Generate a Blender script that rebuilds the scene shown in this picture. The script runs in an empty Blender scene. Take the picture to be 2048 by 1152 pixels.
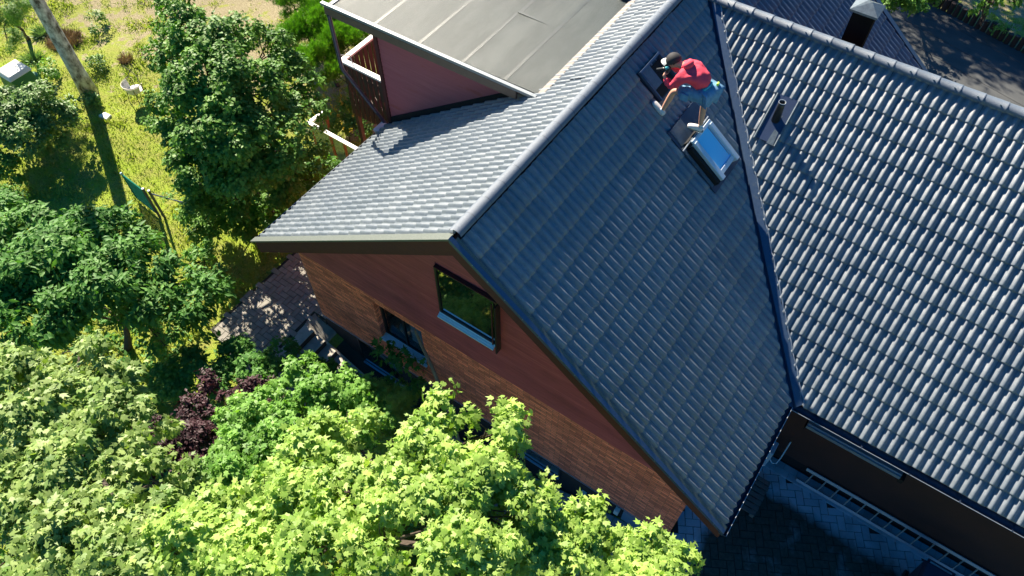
import bpy, bmesh, math, random
import numpy as np
from mathutils import Vector, Matrix
R = math.radians
sc = bpy.context.scene
col = sc.collection
random.seed(7); RNG = np.random.default_rng(7)

# ---------------------------------------------------------------- camera, sky, sun, exposure
cam = bpy.data.cameras.new('camera'); co = bpy.data.objects.new('camera', cam); col.objects.link(co)
co.location = (9.125, -5.252, 14.871); co.rotation_euler = (R(90 - 55.37), 0, R(34.59))
cam.sensor_width = 36; cam.lens = 36 * 1474 / 2048; cam.clip_end = 500; cam.clip_start = .1
sc.camera = co
SUN_AZ, SUN_EL = 151.0, 35.0
world = bpy.data.worlds.new('World'); sc.world = world; world.use_nodes = True
wn = world.node_tree; bgn = wn.nodes['Background']
sky = wn.nodes.new('ShaderNodeTexSky'); sky.sky_type = 'NISHITA'; sky.sun_disc = False
sky.sun_elevation = R(SUN_EL); sky.sun_rotation = R(90 - SUN_AZ); sky.ozone_density = 4.0; sky.dust_density = .4
hs = wn.nodes.new('ShaderNodeHueSaturation'); hs.inputs['Saturation'].default_value = 1.45; hs.inputs['Value'].default_value = .95
wn.links.new(sky.outputs[0], hs.inputs['Color']); wn.links.new(hs.outputs[0], bgn.inputs[0]); bgn.inputs[1].default_value = .05
sl = bpy.data.lights.new('sun', 'SUN'); sl.energy = 5.0; sl.angle = R(.5); sl.color = (1, .89, .72)
so = bpy.data.objects.new('sun', sl); col.objects.link(so)
sv = Vector((math.cos(R(SUN_EL)) * math.cos(R(SUN_AZ)), math.cos(R(SUN_EL)) * math.sin(R(SUN_AZ)), math.sin(R(SUN_EL))))
so.rotation_euler = sv.to_track_quat('Z', 'Y').to_euler()
sc.view_settings.view_transform = 'Standard'; sc.view_settings.look = 'None'
sc.view_settings.exposure = 1.62; sc.view_settings.gamma = 1
sc.cycles.max_bounces = 6; sc.cycles.transparent_max_bounces = 6; sc.cycles.transmission_bounces = 4

# ---------------------------------------------------------------- materials
def mat(name, base, rough=.6, var=0, var2=None, scale=8, bump=0, bscale=60, spec=.5, metal=0, attr=0, attr2=None, trans=0, tcol=None, coat=0, detail=6, stretch=None):
    m = bpy.data.materials.new(name); m.use_nodes = True
    nt = m.node_tree; N = nt.nodes; L = nt.links; b = N['Principled BSDF']
    b.inputs['Roughness'].default_value = rough; b.inputs['Metallic'].default_value = metal
    b.inputs['Specular IOR Level'].default_value = spec; b.inputs['Coat Weight'].default_value = coat
    c = N.new('ShaderNodeRGB'); c.outputs[0].default_value = (*base, 1); cur = c.outputs[0]
    geo = N.new('ShaderNodeNewGeometry'); pos = geo.outputs['Position']
    if stretch:
        mp = N.new('ShaderNodeMapping'); mp.inputs['Scale'].default_value = stretch; L.new(pos, mp.inputs[0]); pos = mp.outputs[0]
    if attr:
        a = N.new('ShaderNodeAttribute'); a.attribute_name = 'tv'
        mx = N.new('ShaderNodeMix'); mx.data_type = 'RGBA'
        L.new(a.outputs['Fac'], mx.inputs[0]); L.new(cur, mx.inputs[6])
        mx.inputs[7].default_value = (*(attr2 or tuple(x * (1 + attr) for x in base)), 1); cur = mx.outputs[2]
    if var:
        n = N.new('ShaderNodeTexNoise'); n.inputs['Scale'].default_value = scale; n.inputs['Detail'].default_value = detail
        n.inputs['Roughness'].default_value = .62
        L.new(pos, n.inputs['Vector'])
        mr = N.new('ShaderNodeMapRange'); mr.inputs[1].default_value = .36; mr.inputs[2].default_value = .66
        L.new(n.outputs[0], mr.inputs[0])
        mu = N.new('ShaderNodeMath'); mu.operation = 'MULTIPLY'; mu.inputs[1].default_value = var; L.new(mr.outputs[0], mu.inputs[0])
        mx = N.new('ShaderNodeMix'); mx.data_type = 'RGBA'
        L.new(mu.outputs[0], mx.inputs[0]); L.new(cur, mx.inputs[6])
        mx.inputs[7].default_value = (*(var2 or tuple(x * .45 for x in base)), 1); cur = mx.outputs[2]
    L.new(cur, b.inputs['Base Color'])
    if bump:
        n = N.new('ShaderNodeTexNoise'); n.inputs['Scale'].default_value = bscale; n.inputs['Detail'].default_value = 5
        L.new(pos, n.inputs['Vector'])
        bp = N.new('ShaderNodeBump'); bp.inputs['Strength'].default_value = bump; bp.inputs['Distance'].default_value = .01
        L.new(n.outputs[0], bp.inputs['Height']); L.new(bp.outputs[0], b.inputs['Normal'])
    if trans:
        out = [x for x in N if x.type == 'OUTPUT_MATERIAL'][0]
        t = N.new('ShaderNodeBsdfTranslucent'); ms = N.new('ShaderNodeMixShader'); ms.inputs[0].default_value = trans
        if tcol: 
            mt = N.new('ShaderNodeMix'); mt.data_type = 'RGBA'; mt.blend_type = 'MULTIPLY'; mt.inputs[0].default_value = 1
            L.new(cur, mt.inputs[6]); mt.inputs[7].default_value = (*tcol, 1); L.new(mt.outputs[2], t.inputs[0])
        else: L.new(cur, t.inputs[0])
        L.new(b.outputs[0], ms.inputs[1]); L.new(t.outputs[0], ms.inputs[2]); L.new(ms.outputs[0], out.inputs[0])
    return m

def nodes(m):
    nt = m.node_tree; return nt.nodes, nt.links, nt.nodes['Principled BSDF']

def weather(m, scale, c, lo, hi, fac, stretch=None):
    N, L, b = nodes(m); src = b.inputs['Base Color'].links[0].from_socket
    g = N.new('ShaderNodeNewGeometry'); p = g.outputs['Position']
    if stretch: mp = N.new('ShaderNodeMapping'); mp.inputs['Scale'].default_value = stretch; L.new(p, mp.inputs[0]); p = mp.outputs[0]
    n = N.new('ShaderNodeTexNoise'); n.inputs['Scale'].default_value = scale; n.inputs['Detail'].default_value = 7; n.inputs['Roughness'].default_value = .65; L.new(p, n.inputs['Vector'])
    r = N.new('ShaderNodeMapRange'); r.inputs[1].default_value = lo; r.inputs[2].default_value = hi; r.inputs[4].default_value = fac; L.new(n.outputs[0], r.inputs[0])
    x = N.new('ShaderNodeMix'); x.data_type = 'RGBA'; L.new(r.outputs[0], x.inputs[0]); L.new(src, x.inputs[6]); x.inputs[7].default_value = (*c, 1); L.new(x.outputs[2], b.inputs['Base Color'])

M = {}
M['tile'] = mat('concrete_roof_tile', (.15, .18, .215), .40, .5, (.088, .112, .138), 14, .35, 240, spec=.6, attr=1, attr2=(.21, .24, .272))
M['ridge'] = mat('ridge_tile', (.08, .11, .155), .5, .5, (.12, .15, .19), 9, .5, 200, attr=1, attr2=(.11, .14, .185))
M['bluemetal'] = mat('dark_blue_sheet_metal', (.045, .085, .16), .38, .4, (.09, .13, .19), 18, .1, 60, metal=.3)
M['trim'] = mat('worn_verge_metal', (.05, .068, .062), .55, .55, (.20, .22, .20), 90, .2, 150, metal=.15)
M['gutter'] = mat('gutter_metal', (.03, .045, .08), .35, .5, (.07, .09, .13), 20, metal=.3)
M['lip'] = mat('bright_metal_lip', (.45, .5, .55), .35, .5, (.2, .25, .3), 8, metal=.5)
M['fascia'] = mat('dark_brown_fascia', (.085, .02, .018), .85, .6, (.045, .014, .013), 5, .2, 40, stretch=(1, 1, 6))
M['siding'] = mat('red_brown_siding', (.38, .068, .09), .65, .7, (.22, .04, .058), 3, .25, 90, attr=1, attr2=(.46, .095, .115), stretch=(.5, 1, 9))
M['dormer'] = mat('faded_red_siding', (.34, .088, .11), .65, .5, (.26, .065, .085), 3, .25, 90, attr=1, attr2=(.38, .11, .13), stretch=(.5, 1, 9))
M['foundation'] = mat('dark_foundation', (.05, .03, .027), .8, .5, (.025, .016, .016), 6, .3, 50)
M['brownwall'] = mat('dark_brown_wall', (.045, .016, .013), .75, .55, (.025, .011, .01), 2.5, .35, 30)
M['felt'] = mat('roofing_felt', (.016, .027, .028), .36, .7, (.03, .044, .045), 1.3, .5, 260, spec=.28)
M['white'] = mat('weathered_white_paint', (.72, .72, .68), .5, .3, (.5, .5, .46), 20)
M['sill'] = mat('pale_blue_sill', (.55, .85, 1.0), .3, .2, (.25, .4, .55), 10, metal=.25)
M['skyframe'] = mat('pale_aluminium', (.55, .66, .74), .35, .3, (.4, .5, .58), 14, metal=.2)
M['frame'] = mat('black_window_frame', (.018, .02, .022), .4)
M['glass'] = mat('dark_window_glass', (.012, .018, .018), .03, spec=1.0, coat=1.0)
nn, ll, bb = nodes(M['glass']); bb.inputs['IOR'].default_value = 3.0; bb.inputs['Coat IOR'].default_value = 2.4
M['skyglass'] = mat('sky_reflection_glass', (.22, .68, 1.0), .15, spec=.5, coat=.5)  # sky-blue base colour paints in the reflected sky
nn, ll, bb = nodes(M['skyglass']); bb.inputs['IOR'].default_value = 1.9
M['clearglass'] = mat('greenish_balustrade_glass', (.30, .42, .32), .15, spec=.8)
nn, ll, bb = nodes(M['clearglass']); bb.inputs['Transmission Weight'].default_value = .6
M['slat'] = mat('dark_brown_timber', (.055, .032, .024), .75, .5, (.03, .02, .016), 6, .3, 60)
M['orangewood'] = mat('orange_stained_post', (.34, .13, .055), .7, .4, (.2, .08, .04), 8)
M['black'] = mat('black_void', (.006, .006, .007), .9)
M['lead'] = mat('grey_lead_flashing', (.12, .16, .19), .45, .7, (.07, .09, .115), 12, .3, 40, metal=.2)
M['paver'] = mat('terrace_block', (.28, .265, .225), .85, .6, (.16, .155, .14), 5, .5, 70, attr=1, attr2=(.37, .34, .305))
M['slab'] = mat('grey_path_slab', (.28, .31, .33), .85, .5, (.17, .2, .22), 4, .4, 60, attr=1, attr2=(.36, .39, .41))
M['joint'] = mat('dark_joint_sand', (.035, .035, .03), .95, .5, (.06, .055, .04), 20)
M['concrete'] = mat('stained_concrete', (.48, .44, .38), .85, .7, (.26, .24, .21), 4, .4, 50)
M['asphalt'] = mat('old_asphalt', (.052, .056, .06), .8, .7, (.085, .09, .09), 1.2, .5, 180, stretch=(.6, 2.2, 1))
M['alu'] = mat('aluminium', (.28, .38, .5), .35, .3, (.3, .38, .46), 9, metal=.5)
M['rung'] = mat('ladder_rung', (.24, .28, .29), .5, .3, (.22, .25, .26), 9, metal=.3)
M['pallet'] = mat('grey_weathered_boards', (.15, .15, .14), .85, .6, (.08, .08, .075), 12, .4, 60, stretch=(1, 8, 1))
M['bin'] = mat('navy_bin_plastic', (.018, .03, .06), .45)
M['binblue'] = mat('bright_blue_sticker', (.08, .32, .8), .4)
M['boxblue'] = mat('pale_blue_box', (.33, .5, .62), .45, .2, (.25, .38, .5), 5)
M['red'] = mat('red_paint', (.55, .02, .03), .4)
M['green'] = mat('green_coated_wire', (.005, .15, .10), .8, spec=.1)
M['compost'] = mat('green_plastic', (.02, .16, .06), .5, .3, (.01, .09, .04), 10)
M['chair'] = mat('white_chair_mesh', (.62, .62, .58), .6, .3, (.4, .4, .38), 20)
M['chairmetal'] = mat('grey_brown_tube', (.12, .11, .07), .4, metal=.3)
M['bark'] = mat('dark_bark', (.075, .055, .04), .9, .6, (.03, .022, .018), 14, .8, 30)
M['stem'] = mat('pale_stem', (.20, .17, .12), .8, .5, (.1, .08, .06), 10)
M['skin'] = mat('skin', (.55, .30, .20), .55, .25, (.45, .22, .14), 14)
M['hoodie'] = mat('red_cotton', (.78, .06, .105), .85, .45, (.6, .035, .07), 9, .7, 11)
M['denim'] = mat('blue_denim', (.13, .29, .45), .85, .6, (.05, .13, .24), 13, .6, 16)
M['teal'] = mat('turquoise_shirt', (.05, .42, .5), .8)
M['cap'] = mat('black_cap', (.022, .021, .024), .8)
M['shoe'] = mat('white_shoe', (.62, .62, .6), .6, .4, (.3, .36, .44), 18)
M['sole'] = mat('grey_sole', (.2, .2, .17), .7)
M['sock'] = mat('pale_blue_sock', (.5, .62, .75), .8)
M['hivis'] = mat('yellow_green_plastic', (.55, .8, .08), .5)
M['toolblack'] = mat('black_tool_plastic', (.015, .017, .02), .4)
M['toolteal'] = mat('turquoise_tool_plastic', (.02, .4, .45), .4)
M['glove'] = mat('grey_glove', (.3, .3, .28), .8)
M['pot'] = mat('white_flower_pot', (.5, .52, .5), .5)
def leafm(name, a, b, tr=.35, rough=.5, tcol=(1.15, 1.3, .45), spec=.3):
    return mat(name, a, rough, .55, (a[0] * .6, a[1] * .62, a[2] * .6), 1.7, attr=1, attr2=b, trans=tr, tcol=tcol, spec=spec, detail=3)
M['maple'] = leafm('bright_maple_leaf', (.21, .37, .05), (.54, .70, .18), .36)
M['mapledim'] = leafm('maple_leaf', (.14, .26, .05), (.44, .55, .18), .35)
M['midmaple'] = leafm('mid_maple_leaf', (.10, .26, .035), (.30, .54, .10), .36)
M['cherry'] = leafm('cherry_leaf', (.06, .19, .035), (.17, .36, .07), .3, .55, spec=.2)
M['hazel'] = leafm('dark_glossy_leaf', (.065, .19, .025), (.20, .38, .055), .25, .52, spec=.22)
M['laurel'] = leafm('glossy_shrub_leaf', (.08, .19, .04), (.25, .40, .10), .25, .5, spec=.28)
M['purple'] = leafm('purple_leaf', (.028, .010, .016), (.085, .03, .04), .15, .55, (1.2, .7, .8), spec=.25)
M['conifer'] = leafm('juniper_spray', (.05, .17, .015), (.17, .38, .03), .3, .6)
M['fern'] = leafm('fern_leaf', (.10, .19, .09), (.18, .30, .12), .3)
M['blossom'] = leafm('yellow_blossom', (.6, .42, .02), (.75, .6, .05), .2)
M['dry'] = leafm('dry_twig', (.22, .14, .08), (.38, .27, .16), 0.05)
M['grass'] = leafm('grass_blade', (.15, .24, .025), (.50, .52, .12), .35, .55)
M['redflower'] = leafm('red_petal', (.6, .03, .03), (.8, .08, .06), .2)

weather(M['tile'], 1.1, (.10, .125, .15), .5, .64, .4)
weather(M['tile'], 26, (.30, .31, .27), .66, .72, .7)
weather(M['felt'], .9, (.06, .075, .072), .5, .62, .6, (1, .25, 1))
weather(M['felt'], 45, (.2, .21, .2), .7, .74, .5)
weather(M['siding'], 1.4, (.17, .03, .045), .5, .65, .5, (.6, 1, 2))
weather(M['dormer'], 2.0, (.30, .06, .045), .6, .68, .6, (.5, 1, 3))
weather(M['ridge'], 30, (.26, .27, .25), .64, .7, .7)
weather(M['bluemetal'], 6, (.10, .13, .16), .56, .66, .5)
# birch bark: white with black horizontal bands
m = M['birch'] = mat('birch_bark', (.70, .70, .68), .75, 1, (.07, .055, .045), 6, .5, 30, stretch=(1.2, 1.2, .7))
# brick wall
m = M['brick'] = bpy.data.materials.new('brick_wall'); m.use_nodes = True
N, L, b = nodes(m)
geo = N.new('ShaderNodeNewGeometry'); sp = N.new('ShaderNodeSeparateXYZ'); L.new(geo.outputs['Position'], sp.inputs[0])
ad = N.new('ShaderNodeMath'); ad.operation = 'ADD'; L.new(sp.outputs[0], ad.inputs[0]); L.new(sp.outputs[1], ad.inputs[1])
cb = N.new('ShaderNodeCombineXYZ'); L.new(ad.outputs[0], cb.inputs[0]); L.new(sp.outputs[2], cb.inputs[1])
bt = N.new('ShaderNodeTexBrick'); L.new(cb.outputs[0], bt.inputs['Vector'])
bt.inputs['Scale'].default_value = 1; bt.inputs['Brick Width'].default_value = .262; bt.inputs['Row Height'].default_value = .0735
bt.inputs['Mortar Size'].default_value = .0055; bt.inputs['Mortar Smooth'].default_value = .3; bt.inputs['Bias'].default_value = -.1
bt.inputs['Color1'].default_value = (.92, .26, .15, 1); bt.inputs['Color2'].default_value = (.46, .105, .075, 1)
bt.inputs['Mortar'].default_value = (.15, .085, .06, 1)
nz = N.new('ShaderNodeTexNoise'); nz.inputs['Scale'].default_value = 2.2; nz.inputs['Detail'].default_value = 5
mpn = N.new('ShaderNodeMapping'); mpn.inputs['Scale'].default_value = (1.1, 1.1, 5); L.new(geo.outputs['Position'], mpn.inputs[0]); L.new(mpn.outputs[0], nz.inputs['Vector'])
mr = N.new('ShaderNodeMapRange'); mr.inputs[1].default_value = .3; mr.inputs[2].default_value = .75; mr.inputs[3].default_value = 1.4; mr.inputs[4].default_value = .62
L.new(nz.outputs[0], mr.inputs[0])
mx = N.new('ShaderNodeMix'); mx.data_type = 'RGBA'; mx.blend_type = 'MULTIPLY'; mx.inputs[0].default_value = 1
L.new(bt.outputs[0], mx.inputs[6]); L.new(mr.outputs[0], mx.inputs[7]); L.new(mx.outputs[2], b.inputs['Base Color'])
bp = N.new('ShaderNodeBump'); bp.inputs['Strength'].default_value = .6; bp.inputs['Distance'].default_value = .01; bp.invert = True
L.new(bt.outputs[1], bp.inputs['Height']); L.new(bp.outputs[0], b.inputs['Normal']); b.inputs['Roughness'].default_value = .85

# lawn ground: dry yellowish grass, bare soil, greener patches
m = M['ground'] = bpy.data.materials.new('lawn_ground'); m.use_nodes = True
N, L, b = nodes(m); b.inputs['Roughness'].default_value = .95; b.inputs['Specular IOR Level'].default_value = .1
geo = N.new('ShaderNodeNewGeometry')
def nz(scale, det=6, rough=.6):
    n = N.new('ShaderNodeTexNoise'); n.inputs['Scale'].default_value = scale; n.inputs['Detail'].default_value = det; n.inputs['Roughness'].default_value = rough
    L.new(geo.outputs['Position'], n.inputs['Vector']); return n.outputs[0]
def rng(x, a, b_, c=0, d=1):
    r = N.new('ShaderNodeMapRange'); r.inputs[1].default_value = a; r.inputs[2].default_value = b_; r.inputs[3].default_value = c; r.inputs[4].default_value = d
    L.new(x, r.inputs[0]); return r.outputs[0]
def mixc(f, a, c):
    x = N.new('ShaderNodeMix'); x.data_type = 'RGBA'; L.new(f, x.inputs[0])
    for i, v in ((6, a), (7, c)):
        if isinstance(v, tuple): x.inputs[i].default_value = (*v, 1)
        else: L.new(v, x.inputs[i])
    return x.outputs[2]
fine = nz(28, 8, .7); mid = nz(2.2, 6); big = nz(.35, 3)
grassc = mixc(rng(fine, .35, .65), (.13, .17, .03), (.43, .42, .11))
grassc = mixc(rng(mid, .4, .62), grassc, (.27, .36, .04))
soil = mixc(rng(fine, .35, .65), (.20, .16, .085), (.45, .395, .25))
sp = N.new('ShaderNodeSeparateXYZ'); L.new(geo.outputs['Position'], sp.inputs[0])
# bare soil grows towards the back of the garden
sy = rng(sp.outputs[1], 1.5, 6.0, -.16, .12); sx = rng(sp.outputs[0], -6, -9, -.05, .02)
a1 = N.new('ShaderNodeMath'); L.new(sy, a1.inputs[0]); L.new(mid, a1.inputs[1])
a2 = N.new('ShaderNodeMath'); L.new(a1.outputs[0], a2.inputs[0]); L.new(sx, a2.inputs[1])
L.new(mixc(rng(a2.outputs[0], .50, .59), grassc, soil), b.inputs['Base Color'])
bp = N.new('ShaderNodeBump'); bp.inputs['Strength'].default_value = .9; bp.inputs['Distance'].default_value = .05
L.new(fine, bp.inputs['Height']); L.new(bp.outputs[0], b.inputs['Normal'])

# courtyard blocks: clean and bluish close to the walls, mossy and dark further out
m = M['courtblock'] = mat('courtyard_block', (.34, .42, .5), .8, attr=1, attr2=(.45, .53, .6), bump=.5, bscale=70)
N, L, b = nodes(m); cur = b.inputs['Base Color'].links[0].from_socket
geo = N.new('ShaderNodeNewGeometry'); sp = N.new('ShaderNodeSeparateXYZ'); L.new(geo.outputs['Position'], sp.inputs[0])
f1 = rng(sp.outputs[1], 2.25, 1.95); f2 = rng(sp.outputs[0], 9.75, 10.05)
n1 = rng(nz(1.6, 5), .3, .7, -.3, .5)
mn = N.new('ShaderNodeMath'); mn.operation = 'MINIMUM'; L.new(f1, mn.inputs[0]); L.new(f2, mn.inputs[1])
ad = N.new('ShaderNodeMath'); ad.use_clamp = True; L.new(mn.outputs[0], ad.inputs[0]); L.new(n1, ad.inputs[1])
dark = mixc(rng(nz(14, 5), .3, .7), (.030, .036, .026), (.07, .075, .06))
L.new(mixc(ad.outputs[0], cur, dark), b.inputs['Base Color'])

# ---------------------------------------------------------------- mesh helpers
WL = {}
def link(o, parent=None, w=(0, 0, 0)):
    col.objects.link(o); WL[o.name] = Vector(w)
    if parent is not None: o.parent = parent
    return o
def tag(o, label=None, cat=None, group=None, kind=None):
    if label: o['label'] = label
    if cat: o['category'] = cat
    if group: o['group'] = group
    if kind: o['kind'] = kind
    return o
def empty(name, loc, label, cat, group=None):
    o = bpy.data.objects.new(name, None); o.location = loc; o.empty_display_size = .2
    link(o, None, loc); return tag(o, label, cat, group)
class MB:
    def __init__(s): s.v = []; s.f = []; s.tv = []; s.t = .5; s.marks = []
    def add(s, vs, fs):
        n = len(s.v); s.v += [tuple(p) for p in vs]; s.f += [tuple(i + n for i in f) for f in fs]; s.tv += [s.t] * len(vs); s.marks.append((n, len(s.v), len(s.f) - len(fs), len(s.f))); return s
    def box(s, a, b):
        x0, y0, z0 = a; x1, y1, z1 = b
        return s.hexa([(x0, y0, z0), (x1, y0, z0), (x1, y1, z0), (x0, y1, z0)], [(x0, y0, z1), (x1, y0, z1), (x1, y1, z1), (x0, y1, z1)])
    def hexa(s, lo, hi):
        n = len(lo); fs = [tuple(range(n))[::-1], tuple(range(n, 2 * n))] + [(i, (i + 1) % n, n + (i + 1) % n, n + i) for i in range(n)]
        return s.add(list(lo) + list(hi), fs)
    def beam(s, p, q, w, h, up=(0, 0, 1)):
        p = Vector(p); q = Vector(q); d = (q - p).normalized(); side = d.cross(Vector(up)).normalized(); u = side.cross(d)
        c = [side * w / 2 + u * h / 2, -side * w / 2 + u * h / 2, -side * w / 2 - u * h / 2, side * w / 2 - u * h / 2]
        return s.hexa([p + x for x in c], [q + x for x in c])
    def tube(s, pts, rad, n=8, cap=True):
        pts = [Vector(p) for p in pts]; rads = rad if isinstance(rad, (list, tuple)) else [rad] * len(pts)
        vs = []; fs = []; ref = None
        for i, p in enumerate(pts):
            d = (pts[min(i + 1, len(pts) - 1)] - pts[max(i - 1, 0)]).normalized()
            if ref is None: ref = d.orthogonal().normalized()
            ref = (ref - d * ref.dot(d)).normalized(); b2 = d.cross(ref)
            for k in range(n):
                a = 2 * math.pi * k / n; vs.append(p + (ref * math.cos(a) + b2 * math.sin(a)) * rads[i])
        for i in range(len(pts) - 1):
            for k in range(n): fs.append((i * n + k, i * n + (k + 1) % n, (i + 1) * n + (k + 1) % n, (i + 1) * n + k))
        if cap: fs += [tuple(range(n))[::-1], tuple(range((len(pts) - 1) * n, len(pts) * n))]
        return s.add(vs, fs)
    def each(s, name, m, parent):
        for a, c, fa, fc in s.marks:
            q = MB(); q.v = s.v[a:c]; q.tv = s.tv[a:c]; q.f = [tuple(i - a for i in f) for f in s.f[fa:fc]]; q.build(name, m, parent)
    def build(s, name, m, parent=None, smooth=False, bevel=0, loc=None):
        w = Vector(loc) if loc is not None else (WL[parent.name] if parent is not None else Vector((0, 0, 0)))
        me = bpy.data.meshes.new(name); me.from_pydata([(x - w.x, y - w.y, z - w.z) for x, y, z in s.v], [], s.f)
        a = me.attributes.new('tv', 'FLOAT', 'POINT'); a.data.foreach_set('value', s.tv)
        me.materials.append(m)
        if smooth: me.polygons.foreach_set('use_smooth', [True] * len(me.polygons))
        o = bpy.data.objects.new(name, me)
        if parent is None: o.location = w
        link(o, parent, w)
        if bevel:
            bv = o.modifiers.new('bevel', 'BEVEL'); bv.width = bevel; bv.segments = 2; bv.limit_method = 'ANGLE'
        return o
def npmesh(name, V, F, tv, m, parent=None, loc=None):
    """V (n,3) float, F (m,k) int with constant k"""
    w = np.array(WL[parent.name] if parent is not None else (loc or (0, 0, 0)), float)
    me = bpy.data.meshes.new(name); k = F.shape[1]
    me.vertices.add(len(V)); me.vertices.foreach_set('co', (V - w).astype(np.float32).ravel())
    me.loops.add(F.size); me.loops.foreach_set('vertex_index', F.astype(np.int32).ravel())
    me.polygons.add(len(F)); me.polygons.foreach_set('loop_start', np.arange(0, F.size, k, dtype=np.int32))
    me.polygons.foreach_set('loop_total', np.full(len(F), k, np.int32))
    me.update(calc_edges=True)
    a = me.attributes.new('tv', 'FLOAT', 'POINT'); a.data.foreach_set('value', tv.astype(np.float32))
    me.materials.append(m)
    o = bpy.data.objects.new(name, me)
    if parent is None: o.location = w
    return link(o, parent, tuple(w))
def clip(o, planes):
    """keep the side the normal points away from"""
    bm = bmesh.new(); bm.from_mesh(o.data); w = WL[o.name]
    for p, n in planes:
        bmesh.ops.bisect_plane(bm, geom=bm.verts[:] + bm.edges[:] + bm.faces[:], plane_co=Vector(p) - w, plane_no=Vector(n), clear_outer=True)
    bm.to_mesh(o.data); bm.free(); return o

# ---------------------------------------------------------------- levels and planes of the place
GZ = -.4
SA, SL, SB = .743, .727, .755                       # slopes of the three roof planes
XR, ZR = 4.84, 6.94
def zA(x): return ZR - SA * (x - XR)
def zL(x): return ZR + SL * (x - XR)
def zB(y): return 3.07 + SB * (y - 2.104)
def front(x): return float(np.interp(x, [-.3, 3.2, 5, 6.5, 8.1, 9.4], [-.3, -2.35, -1.9, -1.25, -.65, -.25]))
def gz(x, y):
    if x > 9.4: return -.30 if y < 3.4 else GZ
    if x < -.3 or y > .3: return GZ
    f = front(x) - .06
    t = min(1, max(0, (-2.3 - y) / 1.2)); return f * (1 - t) + (-.9) * t

# ---------------------------------------------------------------- ground and paving
xs = np.concatenate([[-140, -70, -40, -28], np.arange(-22, 18.01, .25), [24, 40, 70, 140]])
ys = np.concatenate([[-140, -60, -25], np.arange(-12, 26.01, .25), [34, 60, 140]])
X, Y = np.meshgrid(xs, ys, indexing='ij')
Z = np.vectorize(gz)(X, Y) + .05 * np.sin(X * 1.3 + 1) * np.sin(Y * 1.1) * (X < -3)
V = np.stack([X.ravel(), Y.ravel(), Z.ravel()], 1)
nx, ny = len(xs), len(ys); I = np.arange(nx * ny).reshape(nx, ny)
F = np.stack([I[:-1, :-1].ravel(), I[1:, :-1].ravel(), I[1:, 1:].ravel(), I[:-1, 1:].ravel()], 1)
tag(npmesh('ground', V, F, np.full(len(V), .5), M['ground']), 'dry yellow-green lawn with bare soil patches', kind='structure')

def paving(name, m, inside, zf, x0, x1, y0, y1, w=.14, rot=0, gap=.004):
    b = MB(); cr, sr = math.cos(rot), math.sin(rot); cx, cy = (x0 + x1) / 2, (y0 + y1) / 2
    n = int(max(x1 - x0, y1 - y0) / w) + 6
    for k in range(-n, n):
        for j in range(-n // 2, n // 2 + 1):
            for hx, hy, lx, ly in ((0, 0, 2, 1), (2, -1, 1, 2)):
                ax, ay = (hx + k + 4 * j - 0) * w, (hy + k) * w
                c = [(ax + gap, ay + gap), (ax + lx * w - gap, ay + gap), (ax + lx * w - gap, ay + ly * w - gap), (ax + gap, ay + ly * w - gap)]
                c = [(cx + x * cr - y * sr, cy + x * sr + y * cr) for x, y in c]
                mx_, my_ = sum(p[0] for p in c) / 4, sum(p[1] for p in c) / 4
                if not inside(mx_, my_): continue
                dz = random.uniform(-.003, .003); b.t = random.random()
                lo = [(x, y, zf(x, y) - .02 + dz) for x, y in c]
                hi = [(mx_ + (x - mx_) * .965, my_ + (y - my_) * .965, zf(x, y) + .006 + dz) for x, y in c]
                b.hexa(lo, hi)
    return tag(b.build(name, m, loc=(cx, cy, zf(cx, cy))), kind='structure')
def sheet(name, m, poly, z, kind='structure', thick=.05):
    b = MB(); zz = z if callable(z) else (lambda x, y: z)
    b.hexa([(x, y, zz(x, y) - thick) for x, y in poly], [(x, y, zz(x, y)) for x, y in poly])
    return tag(b.build(name, m, loc=(poly[0][0], poly[0][1], zz(*poly[0]))), kind=kind)
TP = lambda x, y: -.3
def in_terr(x, y): return -2.1 + .05 * math.sin(y * 3) < x < (-.36 if y < .02 else -.01) and -1.7 - .3 * (x + 2) < y < 5
sheet('terrace_base', M['joint'], [(-2.12, -1.75), (-.35, -2.0), (-.35, 0), (0, 0), (0, 5), (-2.12, 5)], -.31, thick=.2)
paving('terrace', M['paver'], in_terr, TP, -2.2, 0, -2.2, 5, .135, 0)
sheet('courtyard_base', M['joint'], [(9.28, -4.5), (17.5, -4.5), (17.5, 2.95), (9.28, 2.95)], -.262, thick=.1)
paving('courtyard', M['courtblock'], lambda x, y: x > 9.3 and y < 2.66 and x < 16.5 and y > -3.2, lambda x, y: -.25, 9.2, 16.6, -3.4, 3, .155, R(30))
b = MB()
for i in range(26):
    x = 9.31 + i * .29; b.t = random.random(); b.box((x, 2.60, -.27), (x + .284, 2.745, -.236)); b.t = random.random(); b.box((x - .14, 2.75, -.27), (x + .144, 2.895, -.237))
tag(b.build('courtyard_border', M['courtblock'], loc=(12, 2.7, -.25)), kind='structure')
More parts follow.
